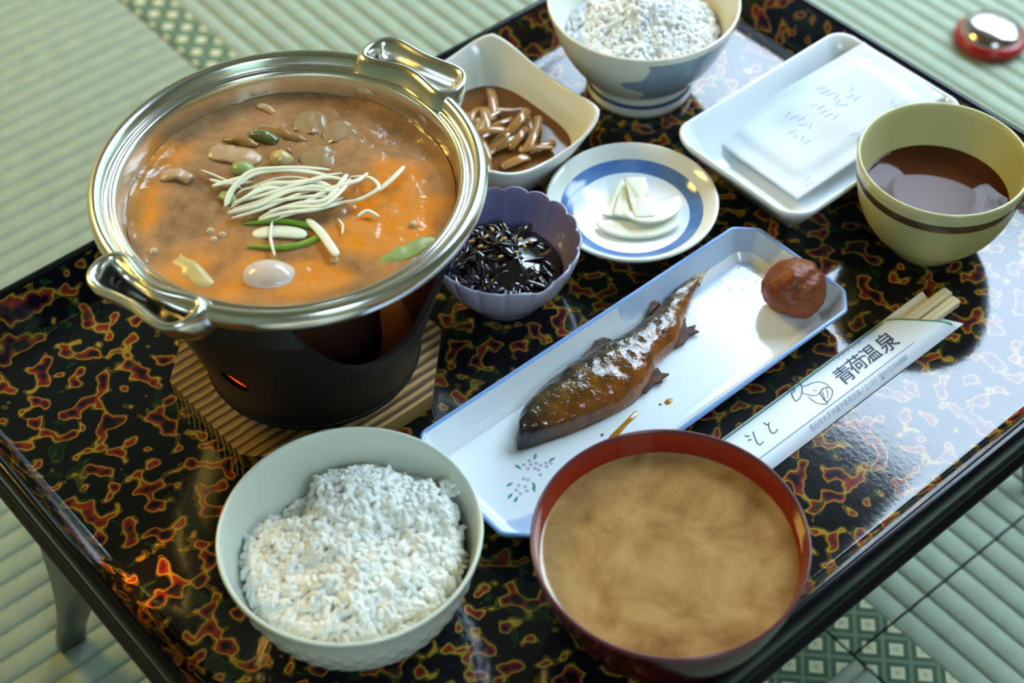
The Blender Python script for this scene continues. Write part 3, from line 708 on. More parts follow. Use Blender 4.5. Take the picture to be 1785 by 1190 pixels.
# ------------------------------------------------------------------ long fish plate
PU, PV, PHX, PHY = .0243, -.0673, .1143, .0402
def chamfer_ring(off, z, c=.0105, hx=PHX, hy=PHY):
    hx, hy = hx+off, hy+off; c = c+off*.58
    P = [(hx,hy-c),(hx-c,hy),(-hx+c,hy),(-hx,hy-c),(-hx,-hy+c),(-hx+c,-hy),(hx-c,-hy),(hx,-hy+c)]
    out = []
    for i in range(8):
        a, b, d = np.array(P[i-1]), np.array(P[i]), np.array(P[(i+1) % 8])
        e = min(.0022, .45*np.linalg.norm(a-b), .45*np.linalg.norm(d-b))
        p, q = b+(a-b)/np.linalg.norm(a-b)*e, b+(d-b)/np.linalg.norm(d-b)*e
        for t in (0, .33, .67, 1): out.append((*((1-t)**2*p+2*t*(1-t)*b+t*t*q), z))
    return out
def plate_mat():
    m = pmat('white_porcelain_blue_wash', (.80,.85,.86), .10); nt = m.node_tree; b = nt.nodes['Principled BSDF']; tc = nt.nodes.new('ShaderNodeTexCoord')
    s = nt.nodes.new('ShaderNodeSeparateXYZ'); nt.links.new(tc.outputs['Object'], s.inputs[0]); X, Y = s.outputs[0], s.outputs[1]
    n = nt.nodes.new('ShaderNodeTexNoise'); n.inputs['Scale'].default_value = 45; n.inputs['Detail'].default_value = 3
    nt.links.new(tc.outputs['Object'], n.inputs['Vector'])
    nz = math_node(nt, 'MULTIPLY', math_node(nt, 'SUBTRACT', n.outputs['Fac'], .5), .012)
    def step(x, w=.0016):
        r = nt.nodes.new('ShaderNodeMapRange'); r.interpolation_type = 'SMOOTHSTEP'
        r.inputs[1].default_value = -w; r.inputs[2].default_value = w; nt.links.new(x, r.inputs[0]); return r.outputs[0]
    s1 = step(math_node(nt, 'ADD', math_node(nt, 'SUBTRACT', math_node(nt, 'ADD', Y, math_node(nt, 'MULTIPLY', X, .25)), .0405), nz))
    s2 = step(math_node(nt, 'ADD', math_node(nt, 'SUBTRACT', math_node(nt, 'MULTIPLY', math_node(nt, 'ADD', Y, math_node(nt, 'MULTIPLY', X, .3)), -1), .050), nz))
    mk = math_node(nt, 'MAXIMUM', math_node(nt, 'MULTIPLY', s1, math_node(nt, 'GREATER_THAN', X, .02)), s2)
    n2 = nt.nodes.new('ShaderNodeTexNoise'); n2.inputs['Scale'].default_value = 70; n2.inputs['Detail'].default_value = 2
    nt.links.new(tc.outputs['Object'], n2.inputs['Vector'])
    wash = mixc(nt, n2.outputs['Fac'], (.52,.64,.80), (.30,.42,.66))
    nt.links.new(mixc(nt, math_node(nt, 'MULTIPLY', mk, .85), (.80,.85,.86), wash), b.inputs['Base Color'])
    return m
M['plate'] = plate_mat(); M['bluerim'] = pmat('blue_glaze_rim', (.22,.36,.66), .12)
M['white'] = pmat('white_porcelain', (.80,.84,.85), .10)
plate = thing_uv('fish_plate', 'long white octagonal plate with blue rim and painted sprigs, under the fish', 'plate', PU, PV)
rg = [(-.030,.0020),(-.0175,.0020),(-.0170,0),(-.0150,0),(-.0143,.0022),(-.0070,.0075),(-.0018,.0150),(-.0004,.0168)]
v, f = loft([chamfer_ring(o, z) for o, z in rg]); ob('underside', me('underside', v, f), M['white'], plate)
rg = [(-.0004,.0168),(.0,.0178),(-.0005,.0186),(-.0016,.0187),(-.0024,.0180)]
v, f = loft([chamfer_ring(o, z) for o, z in rg]); ob('rim_band', me('rim_band', v, f), M['bluerim'], plate)
rg = [(-.0024,.0180),(-.0040,.0140),(-.0075,.0070),(-.0092,.0050),(-.0112,.0043),(-.016,.0042)]
r_ = [chamfer_ring(o, z) for o, z in rg]; r_ += [[(x*s_, y*s_, .0042) for x, y, z in r_[-1]] for s_ in (.66, .33)]; v, f = loft(r_, False, True)
plf = ob('plate_floor', me('plate_floor', v, f), M['plate'], plate)
M['leafprint'] = pmat('painted_green_leaf', (.10,.36,.28), .15); M['petalprint'] = pmat('painted_mauve_petal', (.55,.48,.62), .15)
def decal(path2, w, z, mat, name, parent, off=(PU, PV)):
    P = [np.array(p) for p in path2]; n = len(P); V = []; F = []
    for i in range(n):
        t = P[min(i+1, n-1)]-P[max(i-1, 0)]; t = t/(np.linalg.norm(t)+1e-12); s = np.array((-t[1], t[0]))
        ww = w[i] if isinstance(w, (list, tuple)) else w
        for sg in (1, -1):
            q = P[i]+s*ww*sg; V.append((q[0]-off[0], q[1]-off[1], z(q) if callable(z) else z))
        if i: F.append((2*i-2, 2*i-1, 2*i+1, 2*i))
    return ob(name, me(name, V, F, False), mat, parent)
def leaf_at(c, ang, L=.0024):
    d = np.array((math.cos(ang), math.sin(ang))); c = np.array(c)
    decal([c-d*L, c-d*L*.4, c, c+d*L*.5, c+d*L], [.00005, .0006, .0008, .0006, .00005], .00425, M['leafprint'], 'painted_leaf', plf)
for (p, cen, L) in ([(q, (-.051,-.0715), .0021) for q in [(-.052,-.0649),(-.042,-.0655),(-.0617,-.07),(-.0659,-.0752),(-.0652,-.0785),(-.0534,-.0777),(-.055,-.0794),(-.0372,-.072)]] +
                    [(q, (.1125,-.045), .0014) for q in [(.1167,-.0372),(.1226,-.0462),(.1057,-.043),(.1024,-.0434),(.1058,-.0497),(.11,-.0534),(.1194,-.0546)]]):
    leaf_at(p, math.atan2(p[1]-cen[1], p[0]-cen[0]), L)
petal = lathe_mesh('painted_petal', [(0, .00004), (.0007, .00003), (.00105, 0)], 8); petal.materials.append(M['petalprint'])
for p in [(-.0456,-.0655),(-.0491,-.0657),(-.0466,-.0678),(-.0441,-.0687),(-.0434,-.0711),(-.0492,-.0687),(-.0465,-.0706),(-.046,-.0725),(-.0471,-.0752),(-.0547,-.0718),(-.0535,-.0736),(-.0589,-.0733),(-.0615,-.0746),(-.0614,-.0774),(-.0581,-.0781),(-.0571,-.0758),(-.0406,-.0717),(-.039,-.0732),(-.0418,-.0735),
          (.1123,-.0371),(.1176,-.0401),(.12,-.0422),(.1109,-.0417),(.1129,-.0435),(.1154,-.0448),(.1178,-.0462),(.1105,-.0389),(.1079,-.0458),(.1106,-.0482),(.1173,-.0499),(.118,-.0522)]:
    o = ob('painted_petal', petal, None, plf, (p[0]-PU, p[1]-PV, .00424))
    if p[0] > 0: o.scale = (.7, .7, 1)

# grilled fish
back = [(-.0448,-.0549),(-.0344,-.0454),(-.021,-.0405),(-.0019,-.0378),(.0159,-.037),(.0295,-.0388),(.0439,-.0402),(.0595,-.0383),(.0728,-.0351),(.0845,-.0336),(.095,-.0300)]
belly = [(-.0461,-.058),(-.0331,-.0625),(-.0182,-.0670),(-.0028,-.0705),(.0142,-.0725),(.0285,-.0700),(.0426,-.0630),(.0586,-.0595),(.0714,-.0510),(.0857,-.0425),(.0960,-.0375)]
FU, FV = .02, -.052
fish = thing_uv('grilled_fish', 'small glossy brown grilled fish lying on the long plate', 'fish', FU, FV, .0043)
M['fishskin'] = pmat('glazed_fish_skin', (.2,.08,.02), .16, spec=.5, coat=.5, attr=True, bump=(280,.6,.0013,3))
def fish_mesh():
    B = spline(back, 9); Y = spline(belly, 9); n = len(B); mm_ = 36; V = []; col = []; rings = []
    for i in range(n):
        s = i/(n-1); b, y = B[i], Y[i]; c = (b+y)/2; d = (b-y)/2*min(1, .45+(s/.05)**.6); w = np.linalg.norm(d)
        ht = (.0092*math.sin(math.pi*min(1, (s+.03)*1.02)**.62)**.8+.0032)*min(1, .25+(s/.07)**.6)
        ring = []
        for j in range(mm_):
            th = 2*math.pi*j/mm_; k = math.cos(th); z0 = math.sin(th)
            p = c+d*k*(1.0 if z0 > -.2 else .93)
            zz = .0022+ht*z0*(1.0 if z0 > 0 else .18)+.0020*k*(1-s)
            wr = vnoise(p[0]*1.0, p[1]*2.2, zz, 130)*.0011+vnoise(p[0]*.6+p[1]*.8, p[1]*3, 4, 330)*.0006
            if z0 > -.1:
                zz += wr
                zz -= .0022*math.exp(-((k+.30+.25*math.sin(s*7))/.07)**2)*(1 if .12 < s < .5 else 0)   # fold of the belly
            zz = max(zz, .0004)
            ring.append((p[0]-FU, p[1]-FV, zz))
            nn = vnoise(p[0], p[1], 3.7, 160); t = (1-k)/2
            dark = np.array((.016,.012,.006)); gold = np.array((.22,.080,.008)); red = np.array((.17,.042,.006)); olive = np.array((.085,.055,.010))
            x = min(1, max(0, t*1.35-.16+.55*nn)); cc = dark*(1-x)+gold*x
            if t > .72: cc = cc*.35+red*.65
            if .2 < t < .55: cc = cc*.6+olive*.4
            hd = min(1, max(0, (.17-s+.05*nn)/.09)); cc = cc*(1-hd)+np.array((.030,.014,.007))*hd
            tl = min(1, max(0, (s-.93)/.05)); cc = cc*(1-tl)+np.array((.20,.08,.02))*tl
            col.append(np.clip(cc*(1+.5*nn), 0, 1))
        rings.append(ring)
    v, f = loft(rings, True, True); col += [np.array((.03,.015,.008)), np.array((.3,.15,.05))]
    return v, f, col
v, f, col = fish_mesh(); mm = me('fish_body', v, f); set_col(mm, col); fbo = ob('fish_body', mm, M['fishskin'], fish)
M['fin'] = pmat('charred_fin', (.10,.032,.006), .5, spec=.25, vary=(300,(.02,.008,.004),.9)); M['salt'] = pmat('salt_crusted_tail', (.55,.47,.26), .35, vary=(500,(.20,.09,.02),.7), bump=(900,.8,.001))
def fin(poly, z, th, mat, name, jag=0):
    P = [(x-FU, y-FV) for x, y in poly]; n = len(P)
    V = [(x, y, z+th) for x, y in P]+[(x, y, z) for x, y in P]
    F = [tuple(range(n)), tuple(range(2*n-1, n-1, -1))]+[(i, n+i, n+(i+1) % n, (i+1) % n) for i in range(n)]
    return ob(name, me(name, V, F, False), mat, fish)
fin([(.0130,-.0690),(.0240,-.0725),(.0300,-.0712),(.0343,-.0728),(.0362,-.0712),(.0400,-.0716),(.0375,-.0690),(.0385,-.0650),(.0300,-.0660)], .001, .0018, M['fin'], 'pelvic_fin')
fin([(.0520,-.0605),(.0600,-.0618),(.0660,-.0600),(.0712,-.0612),(.0700,-.0590),(.0730,-.0572),(.0682,-.0555),(.0700,-.0530),(.0760,-.0470),(.066,-.050)], .001, .0016, M['fin'], 'anal_fin')
fin([(.0100,-.0385),(.0190,-.0372),(.0240,-.0352),(.0290,-.0362),(.0310,-.0395)], .006, .0018, M['fin'], 'dorsal_fin')
fin([(.0570,-.0395),(.0610,-.0368),(.0630,-.0340),(.0660,-.0345),(.0670,-.0372)], .005, .0022, M['fin'], 'adipose_fin')
fin([(.0925,-.0305),(.0968,-.0278),(.0990,-.0234),(.1012,-.0250),(.1006,-.0275),(.1040,-.0290),(.1062,-.0278),(.1100,-.0310),(.1086,-.0336),(.1010,-.0352),(.0940,-.0392)], .0015, .0026, M['salt'], 'tail_fin')
M['gill'] = pmat('gill_shadow_fold', (.020,.010,.006), .3)
decal([(-.0325,-.0475),(-.0290,-.0520),(-.0280,-.0570),(-.0300,-.0615)], [.0002,.0005,.0005,.0002], .0102, M['gill'], 'gill_cover_edge', fish, (FU, FV)) if False else None
M['eye'] = pmat('clouded_eye', (.20,.12,.06), .2)
ob('eye', lathe_mesh('eye', [(0,.0008),(.0009,.0006),(.0014,0)], 14), M['eye'], fbo, (-.0405-FU, -.0560-FV, .0066))
# sauce drips
M['sauce'] = pmat('amber_sauce', (.42,.17,.012), .08)
def puddle(pts, z, label, parent_z=0):
    L = spline(pts, 6, True); c = np.mean(np.array(L), axis=0)
    rings = [[(p[0]-c[0], p[1]-c[1], 0) for p in L], [((p[0]-c[0])*.8, (p[1]-c[1])*.8, .0004) for p in L], [((p[0]-c[0])*.3, (p[1]-c[1])*.3, .0005) for p in L]]
    v, f = loft(rings, False, True)
    ob_uv('sauce_drip', me('sauce_drip', v, f), M['sauce'], c[0], c[1], z, label, 'sauce', 'sauce drips on the long plate')
puddle([(-.008,-.0800),(.000,-.0785),(.006,-.0775),(.013,-.0765),(.012,-.0790),(.003,-.0805),(-.004,-.0825),(-.0085,-.0828)], .00432, 'long amber sauce streak on the plate in front of the fish')
puddle([(.0270,-.0820),(.0295,-.0812),(.0315,-.0828),(.0295,-.0842),(.0270,-.0838)], .00432, 'round amber sauce drop on the plate right of the streak')
puddle([(.0240,-.0812),(.0250,-.0808),(.0255,-.0818),(.0243,-.0820)], .00432, 'tiny amber sauce drop beside the round drop')
puddle([(-.0100,-.0765),(-.0090,-.0760),(-.0083,-.0770),(-.0095,-.0775)], .00432, 'tiny amber sauce drop left of the streak')

# pickled plum
M['plum'] = pmat('pickled_plum_skin', (.17,.036,.012), .42, spec=.35, vary=(60,(.27,.075,.014),.7), bump=(220,.7,.0012))
def plum_mesh():
    V, F = [], []; n, m = 40, 56; rings = []
    for i in range(1, n):
        ph = math.pi*i/n; ring = []
        for j in range(m):
            th = 2*math.pi*j/m
            d = np.array((math.sin(ph)*math.cos(th), math.sin(ph)*math.sin(th), math.cos(ph)))
            r = .0155*(1+.12*vnoise(*d, 1.4)+.05*vnoise(d[0], d[1], d[2]+5, 4.5)+.02*vnoise(d[0], d[1], d[2]+9, 11))
            r *= 1+.16*max(0, d@np.array((.45,.55,.70)))**3
            crease = d@np.array((-.55,.45,.35)); r -= .0022*math.exp(-(crease/.10)**2)*max(0, d[2])
            r -= .0016*math.exp(-((d@np.array((.7,-.5,.1)))/.12)**2)*max(0, .8-d[2])*.8
            p = d*r*np.array((1.06, .95, .88)); ring.append((p[0], p[1], max(p[2], -.0126)))
        rings.append(ring)
    return loft(rings, True, True)
v, f = plum_mesh()
ob('pickled_plum', me('pickled_plum', v, f), M['plum'], None, Vector((.1430,.0165,.0170)), R(0), 'wrinkled reddish brown pickled plum at the right end of the long plate', 'plum')

# ------------------------------------------------------------------ dish with blue ring and pickled radish
BD = Vector((.0647, .0795, 0))
bd = thing('pickle_dish', 'small round white dish with a broad blue ring inside', 'dish', BD)
M['creamw'] = pmat('cream_white_glaze', (.80,.81,.74), .10); M['bluering'] = pmat('painted_blue_ring', (.075,.17,.42), .12, vary=(90,(.16,.28,.52),.6))
ob('dish_body', lathe_mesh('dish_body', [(0,.003),(.0235,.003),(.0242,0),(.0262,0),(.0268,.0035),(.0340,.0090),(.0410,.0155),(.0445,.0195),(.0455,.0208),(.0456,.0218),(.0448,.0223),(.0438,.0219),(.0405,.0190),(.0378,.0165)], 96), M['creamw'], bd)
ob('blue_ring', lathe_mesh('blue_ring', [(.0378,.0165),(.0350,.0146),(.0325,.0134),(.0308,.0129)], 96), M['bluering'], bd)
ob('dish_floor', lathe_mesh('dish_floor', [(.0308,.0129),(.026,.0123),(.015,.0119),(0,.0118)], 96), M['white'], bd)
M['radish'] = pmat('pickled_radish', (.76,.78,.62), .22, bump=(200,.2,.0006), sss=.06)
def wedge(L, W, th, bend):
    V, F = [], []; n = 18; rings = []
    out = [(L*math.cos(math.pi*i/n), W*math.sin(math.pi*i/n)) for i in range(n+1)]+[(L*(-1+2*i/6), -.0004) for i in range(1, 6)]
    for s, dz in ((.96, 0), (1, .0004), (1, th-.0004), (.96, th)): rings.append([(x*s, y*s, dz+bend*(x/L)**2-.2*bend*(y/W)) for x, y in out])
    v, f = loft(rings); k = len(out); f.append(tuple(range(k))[::-1]); f.append(tuple(range(3*k, 4*k))); return v, f
def slab(L, W, th, bend):
    out = rrect(-L, L, -W, W, .0015, 4); out = [p for k in range(len(out)) for p in (out[k], tuple((np.array(out[k])+np.array(out[(k+1) % len(out)]))/2))]
    rings = [[(x*s_, y*s_, dz+bend*(x/L)**2) for x, y in out] for s_, dz in ((.5, 0), (.95, 0), (1, .0004), (1, th-.0004), (.95, th), (.5, th))]
    return loft(rings, True, True)
for (x, y, z, rz, tx, ty, msh, lb) in [(.003,-.0085,.0132,182,0,0,wedge(.0225,.0125,.0019,.0008),'large half-moon of white pickled radish at the front of the blue ringed dish'),
        (-.011,.009,.0142,250,-5,5,wedge(.0140,.0125,.0018,.001),'white pickled radish piece at the back left of the blue ringed dish'),
        (.010,-.001,.0163,205,5,-4,wedge(.0170,.0130,.0018,.001),'half-moon of white pickled radish at the right of the blue ringed dish'),
        (-.003,.002,.0172,75,2,-5,slab(.0110,.0048,.0018,.0006),'short white pickled radish bar beside the top slice'),
        (.004,.002,.0196,98,3,-9,slab(.0135,.0056,.0019,.001),'long white pickled radish bar lying on top in the blue ringed dish')]:
    o = ob('radish_slice', me('radish_slice', *msh, False), M['radish'], None, BD+Vector((x, y, z)), 0, lb, 'pickle', 'pickled radish slices')
    o.rotation_euler = (R(tx), R(ty), R(rz))

# ------------------------------------------------------------------ lavender scalloped bowl of kelp
KB = Vector((-.003, .0345, 0))
kb = thing('scalloped_bowl', 'small lavender bowl with scalloped flower rim, holding dark kelp', 'bowl', KB)
M['lav'] = pmat('lavender_glaze', (.47,.44,.54), .14, vary=(40,(.40,.36,.52),.5)); M['lavin'] = pmat('violet_inner_glaze', (.22,.20,.40), .12)
def scallop(r, z, a):
    t = max(0, min(1, (z-.006)/.03)); k = abs(math.cos(9*a)); am = .0016*t
    rr = r-am*(1-k**.5 if True else 0)+0.0006*t
    zz = z+(.0012*t*(k-.5))
    if z > .030: zz -= .0035*math.exp(-((((a-R(-62)+math.pi) % (2*math.pi))-math.pi)/R(11))**2)*t
    return max(rr, 1e-5), zz
ob('bowl_outside', lathe_mesh('bowl_outside', [(0,.003),(.018,.003),(.0188,0),(.0205,0),(.0212,.004),(.0262,.009),(.0318,.0165),(.0355,.0250),(.0378,.0330),(.0386,.0370),(.0384,.0380),(.0376,.0382)], 216, scallop), M['lav'], kb)
ob('bowl_inside', lathe_mesh('bowl_inside', [(.0376,.0382),(.0370,.0374),(.0360,.0335),(.0335,.0255),(.0295,.0170),(.0230,.0100),(.012,.0070),(0,.0068)], 216, scallop), M['lavin'], kb)
M['kelp'] = pmat('soy_simmered_kelp', (.010,.006,.005), .13, spec=.6, coat=.4)
def kelp_mesh():
    parts = []; rng = np.random.default_rng(4)
    for i in range(170):
        a = rng.uniform(0, 2*math.pi); r = .0255*math.sqrt(rng.uniform()); cx, cy = r*math.cos(a)-.005, r*math.sin(a)-.001
        zz = .0215+.0150*math.exp(-((cx+.004)**2+(cy-.002)**2)/(2*.013**2))*rng.uniform(.45, 1.0)
        L = rng.uniform(.006, .013); th = rng.uniform(0, math.pi); cv = rng.uniform(-.5, .5)
        P = []
        for t in np.linspace(-1, 1, 4):
            x = cx+L*t*math.cos(th+cv*t); y = cy+L*t*math.sin(th+cv*t); rr = math.hypot(x, y)
            if rr > .0285: x, y = x*.0285/rr, y*.0285/rr
            P.append((x, y, zz+rng.normal(0, .0014)-.003*t*t))
        parts.append(tube(spline(P, 3), rng.uniform(.0011, .0026), .0006, 6, True, roll=rng.uniform(-1.5, 1.5)))
    parts.append(loft([[(.0285*s*math.cos(2*math.pi*j/40)-.003*(1-s), .0285*s*math.sin(2*math.pi*j/40), h) for j in range(40)] for s, h in ((1.0,.0195),(.8,.0225),(.5,.0280),(.2,.0320))], False, True))
    return merge(parts)
ob('simmered_kelp', me('simmered_kelp', *kelp_mesh()), M['kelp'], None, KB, 0, 'glossy black tangle of soy simmered kelp in the lavender bowl', 'kelp', kind='stuff')
M['sesame'] = pmat('sesame_seed', (.50,.30,.09), .4)
for (x, y, z) in [(-.006,.008,.031),(-.009,.004,.030),(.008,.004,.0275),(-.002,-.008,.0275),(.000,.001,.031),(.010,.001,.026),(-.012,-.001,.028),(.006,-.005,.0275),(-.016,.006,.025),(.013,.006,.024)]:
    v, f = tube(spline([(-.0015,0,0),(0,0,.0003),(.0015,0,0)], 3), .0009, .0006, 6)
    o = ob('sesame_seed', me('sesame_seed', v, f), M['sesame'], None, KB+Vector((x, y, z+.0065)), random.uniform(0, 6), 'tan sesame seed on the dark kelp in the lavender bowl', 'seed', 'sesame seeds on the kelp')

# ------------------------------------------------------------------ square dish of brown simmered strips
SU, SV = .0795, .1075
sq = thing_uv('square_dish', 'white square dish with upturned rounded corners holding brown simmered strips', 'dish', SU, SV)
M['sqw'] = pmat('warm_white_glaze', (.76,.77,.72), .12)
def sq_ring(hx, hy, z, e, lift, n=96):
    out = []
    for j in range(n):
        t = 2*math.pi*j/n; c, s = math.cos(t), math.sin(t)
        x = math.copysign(abs(c)**(2/e), c)*hx; y = math.copysign(abs(s)**(2/e), s)*hy
        k = min(abs(x/hx), abs(y/hy))**2; out.append((x*(1+.03*k*lift*60), y*(1+.03*k*lift*60), z+lift*k))
    return out
HX, HY = .0430, .0510
rg = [(.016,.019,.003,3,0),(.0235,.027,.003,3,0),(.0240,.0275,0,3,0),(.0265,.030,0,3,0),(.0272,.031,.004,3,0),(.0335,.039,.014,3.5,.001),(.0385,.0450,.0260,4,.0035),(HX-.0006,HY-.0006,.0365,4.5,.0105),(HX,HY,.0378,4.5,.011),(HX-.0008,HY-.0008,.0386,4.5,.011),(HX-.0020,HY-.0020,.0378,4.5,.0108),(.0370,.0435,.0265,4,.0035),(.0315,.0372,.0150,3.5,.001),(.0240,.0285,.0085,3,0),(.012,.014,.0070,2.5,0)]
v, f = loft([sq_ring(*r) for r in rg], True, True); ob('dish_body', me('dish_body', v, f), M['sqw'], sq)
M['soy'] = pmat('brown_soy_liquid', (.17,.068,.016), .07); M['strip'] = pmat('simmered_strip', (.36,.19,.06), .14, vary=(90,(.22,.10,.03),.7), coat=.4)
r_ = sq_ring(.0345,.0405,.0205,3.8,.0); v, f = loft([r_, [(x*.5, y*.5, .0206) for x, y, z in r_]], False, True)
ob_uv('soy_broth', me('soy_broth', v, f), M['soy'], SU, SV, 0, 'dark brown liquid pooled in the square dish', 'sauce')
rng = np.random.default_rng(21)
for i in range(30):
    a = rng.uniform(-1.2, 1.0); cx, cy = rng.uniform(-.021, .016), rng.uniform(-.027, .022); L = rng.uniform(.009, .017)
    z0 = .0212+.0085*math.exp(-(cx**2+cy**2)/(2*.016**2))*rng.uniform(.2, 1)
    P = []
    for t in (-1, -.3, .3, 1): P.append((cx+L*t*math.cos(a+R(20)+.12*t), cy+L*t*math.sin(a+R(20)+.12*t), z0+.0018*(1-t*t)+rng.normal(0, .0005)))
    P = [(max(-.031, min(.031, x)), max(-.036, min(.036, y)), z) for x, y, z in P]
    v, f = tube(spline(P, 4), rng.uniform(.0020, .0036), .0011, 8, True, roll=rng.uniform(-.7, .7))
    ob_uv('simmered_strip', me('simmered_strip', v, f), M['strip'], SU, SV, 0, 'glossy brown strip in the pile in the square dish', 'vegetable', 'brown strips in the square dish')

# ------------------------------------------------------------------ footed bowl of white rice at the back
WB = Vector((.077, .2005, 0))
wbowl = thing('footed_bowl', 'footed porcelain bowl painted with grey blue leaves at the back of the tray', 'bowl', WB)
def painted_mat():
    m = pmat('blue_painted_porcelain', (.80,.80,.68), .12); nt = m.node_tree; b = nt.nodes['Principled BSDF']; tc = nt.nodes.new('ShaderNodeTexCoord')
    s = nt.nodes.new('ShaderNodeSeparateXYZ'); nt.links.new(tc.outputs['Object'], s.inputs[0])
    n = nt.nodes.new('ShaderNodeTexNoise'); n.inputs['Scale'].default_value = 38; n.inputs['Detail'].default_value = 3; n.inputs['Distortion'].default_value = .8
    nt.links.new(tc.outputs['Object'], n.inputs['Vector'])
    z = s.outputs[2]; ang = math_node(nt, 'MULTIPLY', s.outputs[0], 8.0)          # the painting covers the front right of the bowl
    msk = math_node(nt, 'MULTIPLY', math_node(nt, 'GREATER_THAN', z, .017), math_node(nt, 'LESS_THAN', z, .056))
    lead = math_node(nt, 'GREATER_THAN', math_node(nt, 'ADD', math_node(nt, 'MULTIPLY', n.outputs['Fac'], .070), s.outputs[0]), .028)
    mk = math_node(nt, 'MULTIPLY', msk, lead)
    paint = mixc(nt, n.outputs['Fac'], (.30,.42,.55), (.10,.17,.27))
    nt.links.new(mixc(nt, math_node(nt, 'MULTIPLY', mk, .9), (.80,.80,.68), paint), b.inputs['Base Color'])
    return m
M['painted'] = painted_mat(); M['blueline'] = pmat('blue_painted_line', (.06,.10,.20), .15); M['innerw'] = pmat('white_inner_glaze', (.82,.82,.72), .12)
wo_ = [(.0,.004),(.0275,.004),(.0282,0),(.0305,0),(.0312,.0030),(.0310,.0068)]
ob('foot', lathe_mesh('foot', wo_, 96), M['innerw'], wbowl)
ob('foot_line', lathe_mesh('foot_line', [(.0310,.0068),(.0307,.0078),(.0303,.0092)], 96), M['blueline'], wbowl)
ob('outer_wall', lathe_mesh('outer_wall', [tuple(p) for p in spline([(.0303,.0092),(.0300,.0125),(.0312,.0145),(.0370,.0200),(.0440,.0305),(.0490,.0420),(.0525,.0530),(.0540,.0590)], 4)], 96), M['painted'], wbowl)
ob('inner_wall', lathe_mesh('inner_wall', [tuple(p) for p in spline([(.0540,.0590),(.0541,.0600),(.0534,.0604),(.0526,.0598),(.0505,.0525),(.0465,.0410),(.0410,.0305),(.0330,.0220),(.018,.0175),(0,.0170)], 4)], 96), M['innerw'], wbowl)
def grated_h(x, y):
    r = math.hypot(x, y)
    if r > .0435: return None
    z = .0395+.0210*math.exp(-((x-.001)**2+(y-.004)**2)/(2*.021**2))+.0022*vnoise(x, y, 2.2, 120)+.0016*vnoise(x, y, 8.2, 240)
    if x < -.028: z -= .003
    return z-.006*max(0, (r-.036)/.0075)**2
M['noodle'] = pmat('fine_white_shreds', (.93,.93,.90), .35, sss=.35)
def grated_mesh():
    rng = np.random.default_rng(15); base = cooked('x', grated_h, .0425, 1500, 15, M['noodle'], (.0026,.0012)); parts = []
    V = [tuple(v.co) for v in base.vertices]; F = [tuple(p.vertices) for p in base.polygons]; bpy.data.meshes.remove(base); parts.append((V, F))
    for i in range(260):
        a = rng.uniform(0, 2*math.pi); r = .040*math.sqrt(rng.uniform()); cx, cy = r*math.cos(a), r*math.sin(a); th = rng.uniform(0, math.pi); L = rng.uniform(.004, .008); cv = rng.uniform(-.7, .7); P = []
        for t in (-1, -.3, .3, 1):
            x, y = cx+L*t*math.cos(th+cv*t), cy+L*t*math.sin(th+cv*t); q = math.hypot(x, y)
            if q > .0425: x, y = x*.0425/q, y*.0425/q
            P.append((x, y, grated_h(x, y)+rng.uniform(-.0005, .0016)))
        parts.append(tube(spline(P, 2), .0007, .0006, 5))
    return merge(parts)
ob('grated_radish', me('grated_radish', *grated_mesh()), M['noodle'], None, WB, 0, 'fluffy white grated heap in the footed bowl at the back', 'food', kind='stuff')

# ------------------------------------------------------------------ oblong dish with the paper packet
NU, NV, NHX, NHY = .2140, -.0090, .0690, .0470
nd = thing_uv('oblong_dish', 'white oblong dish with rounded corners, holding a paper packet', 'dish', NU, NV)
M['noriw'] = pmat('cool_white_glaze', (.76,.81,.83), .10)
def rr_ring(off, z, r, lift=0.0):
    out = []
    for x, y in rrect(-NHX-off, NHX+off, -NHY-off, NHY+off, max(.002, r+off*.6), 8):
        k = (abs(x)/(NHX+off))**4*(abs(y)/(NHY+off))**4; out.append((x, y, z+lift*k))
    return out
rg = [(-.034,.003,.012,0),(-.0225,.003,.014,0),(-.022,0,.014,0),(-.0195,0,.014,0),(-.0188,.0035,.014,0),(-.0100,.0120,.014,.001),(-.0030,.0225,.014,.003),(0,.0275,.014,.004),(.0002,.0288,.014,.004),(-.0006,.0297,.014,.004),(-.0018,.0292,.014,.004),(-.0060,.0225,.014,.003),(-.0125,.0120,.014,.001),(-.018,.0080,.013,0),(-.026,.0068,.012,0)]
v, f = loft([rr_ring(*r) for r in rg]); k = len(rr_ring(*rg[0])); f.append(tuple(range(k))[::-1]); f.append(tuple(range((len(rg)-1)*k, len(rg)*k)))
ob('dish_body', me('dish_body', v, f), M['noriw'], nd)
# packet: leans from the dish floor up onto its far rim
M['paper'] = pmat('white_paper', (.66,.71,.76), .45, bump=(90,.25,.0012)); M['blueink'] = pmat('pale_blue_print', (.30,.42,.72), .6)
pk = thing_uv('paper_packet', 'flat white paper packet with faint blue print in the oblong dish', 'packet', .1736, .0039, 0)
CN = [np.array(p)-np.array((.1736, .0039, 0)) for p in ((.1740,-.0318,.0120),(.2768,-.0425,.0325),(.2805,.0185,.0325),(.1750,.0395,.0120))]
def pk_pt(s_, t_):                                # s along the packet, t across
    p = (1-s_)*(1-t_)*CN[0]+s_*(1-t_)*CN[1]+s_*t_*CN[2]+(1-s_)*t_*CN[3]
    e = max(0, min(1, (min(s_, 1-s_)-.07)/.07))*max(0, min(1, (min(t_, 1-t_)-.10)/.10)); e = e*e*(3-2*e)
    return p+np.array((0, 0, .0004+.0016*e+.0006*vnoise(s_, t_, 1., 5)-.0012*math.sin(math.pi*s_)))
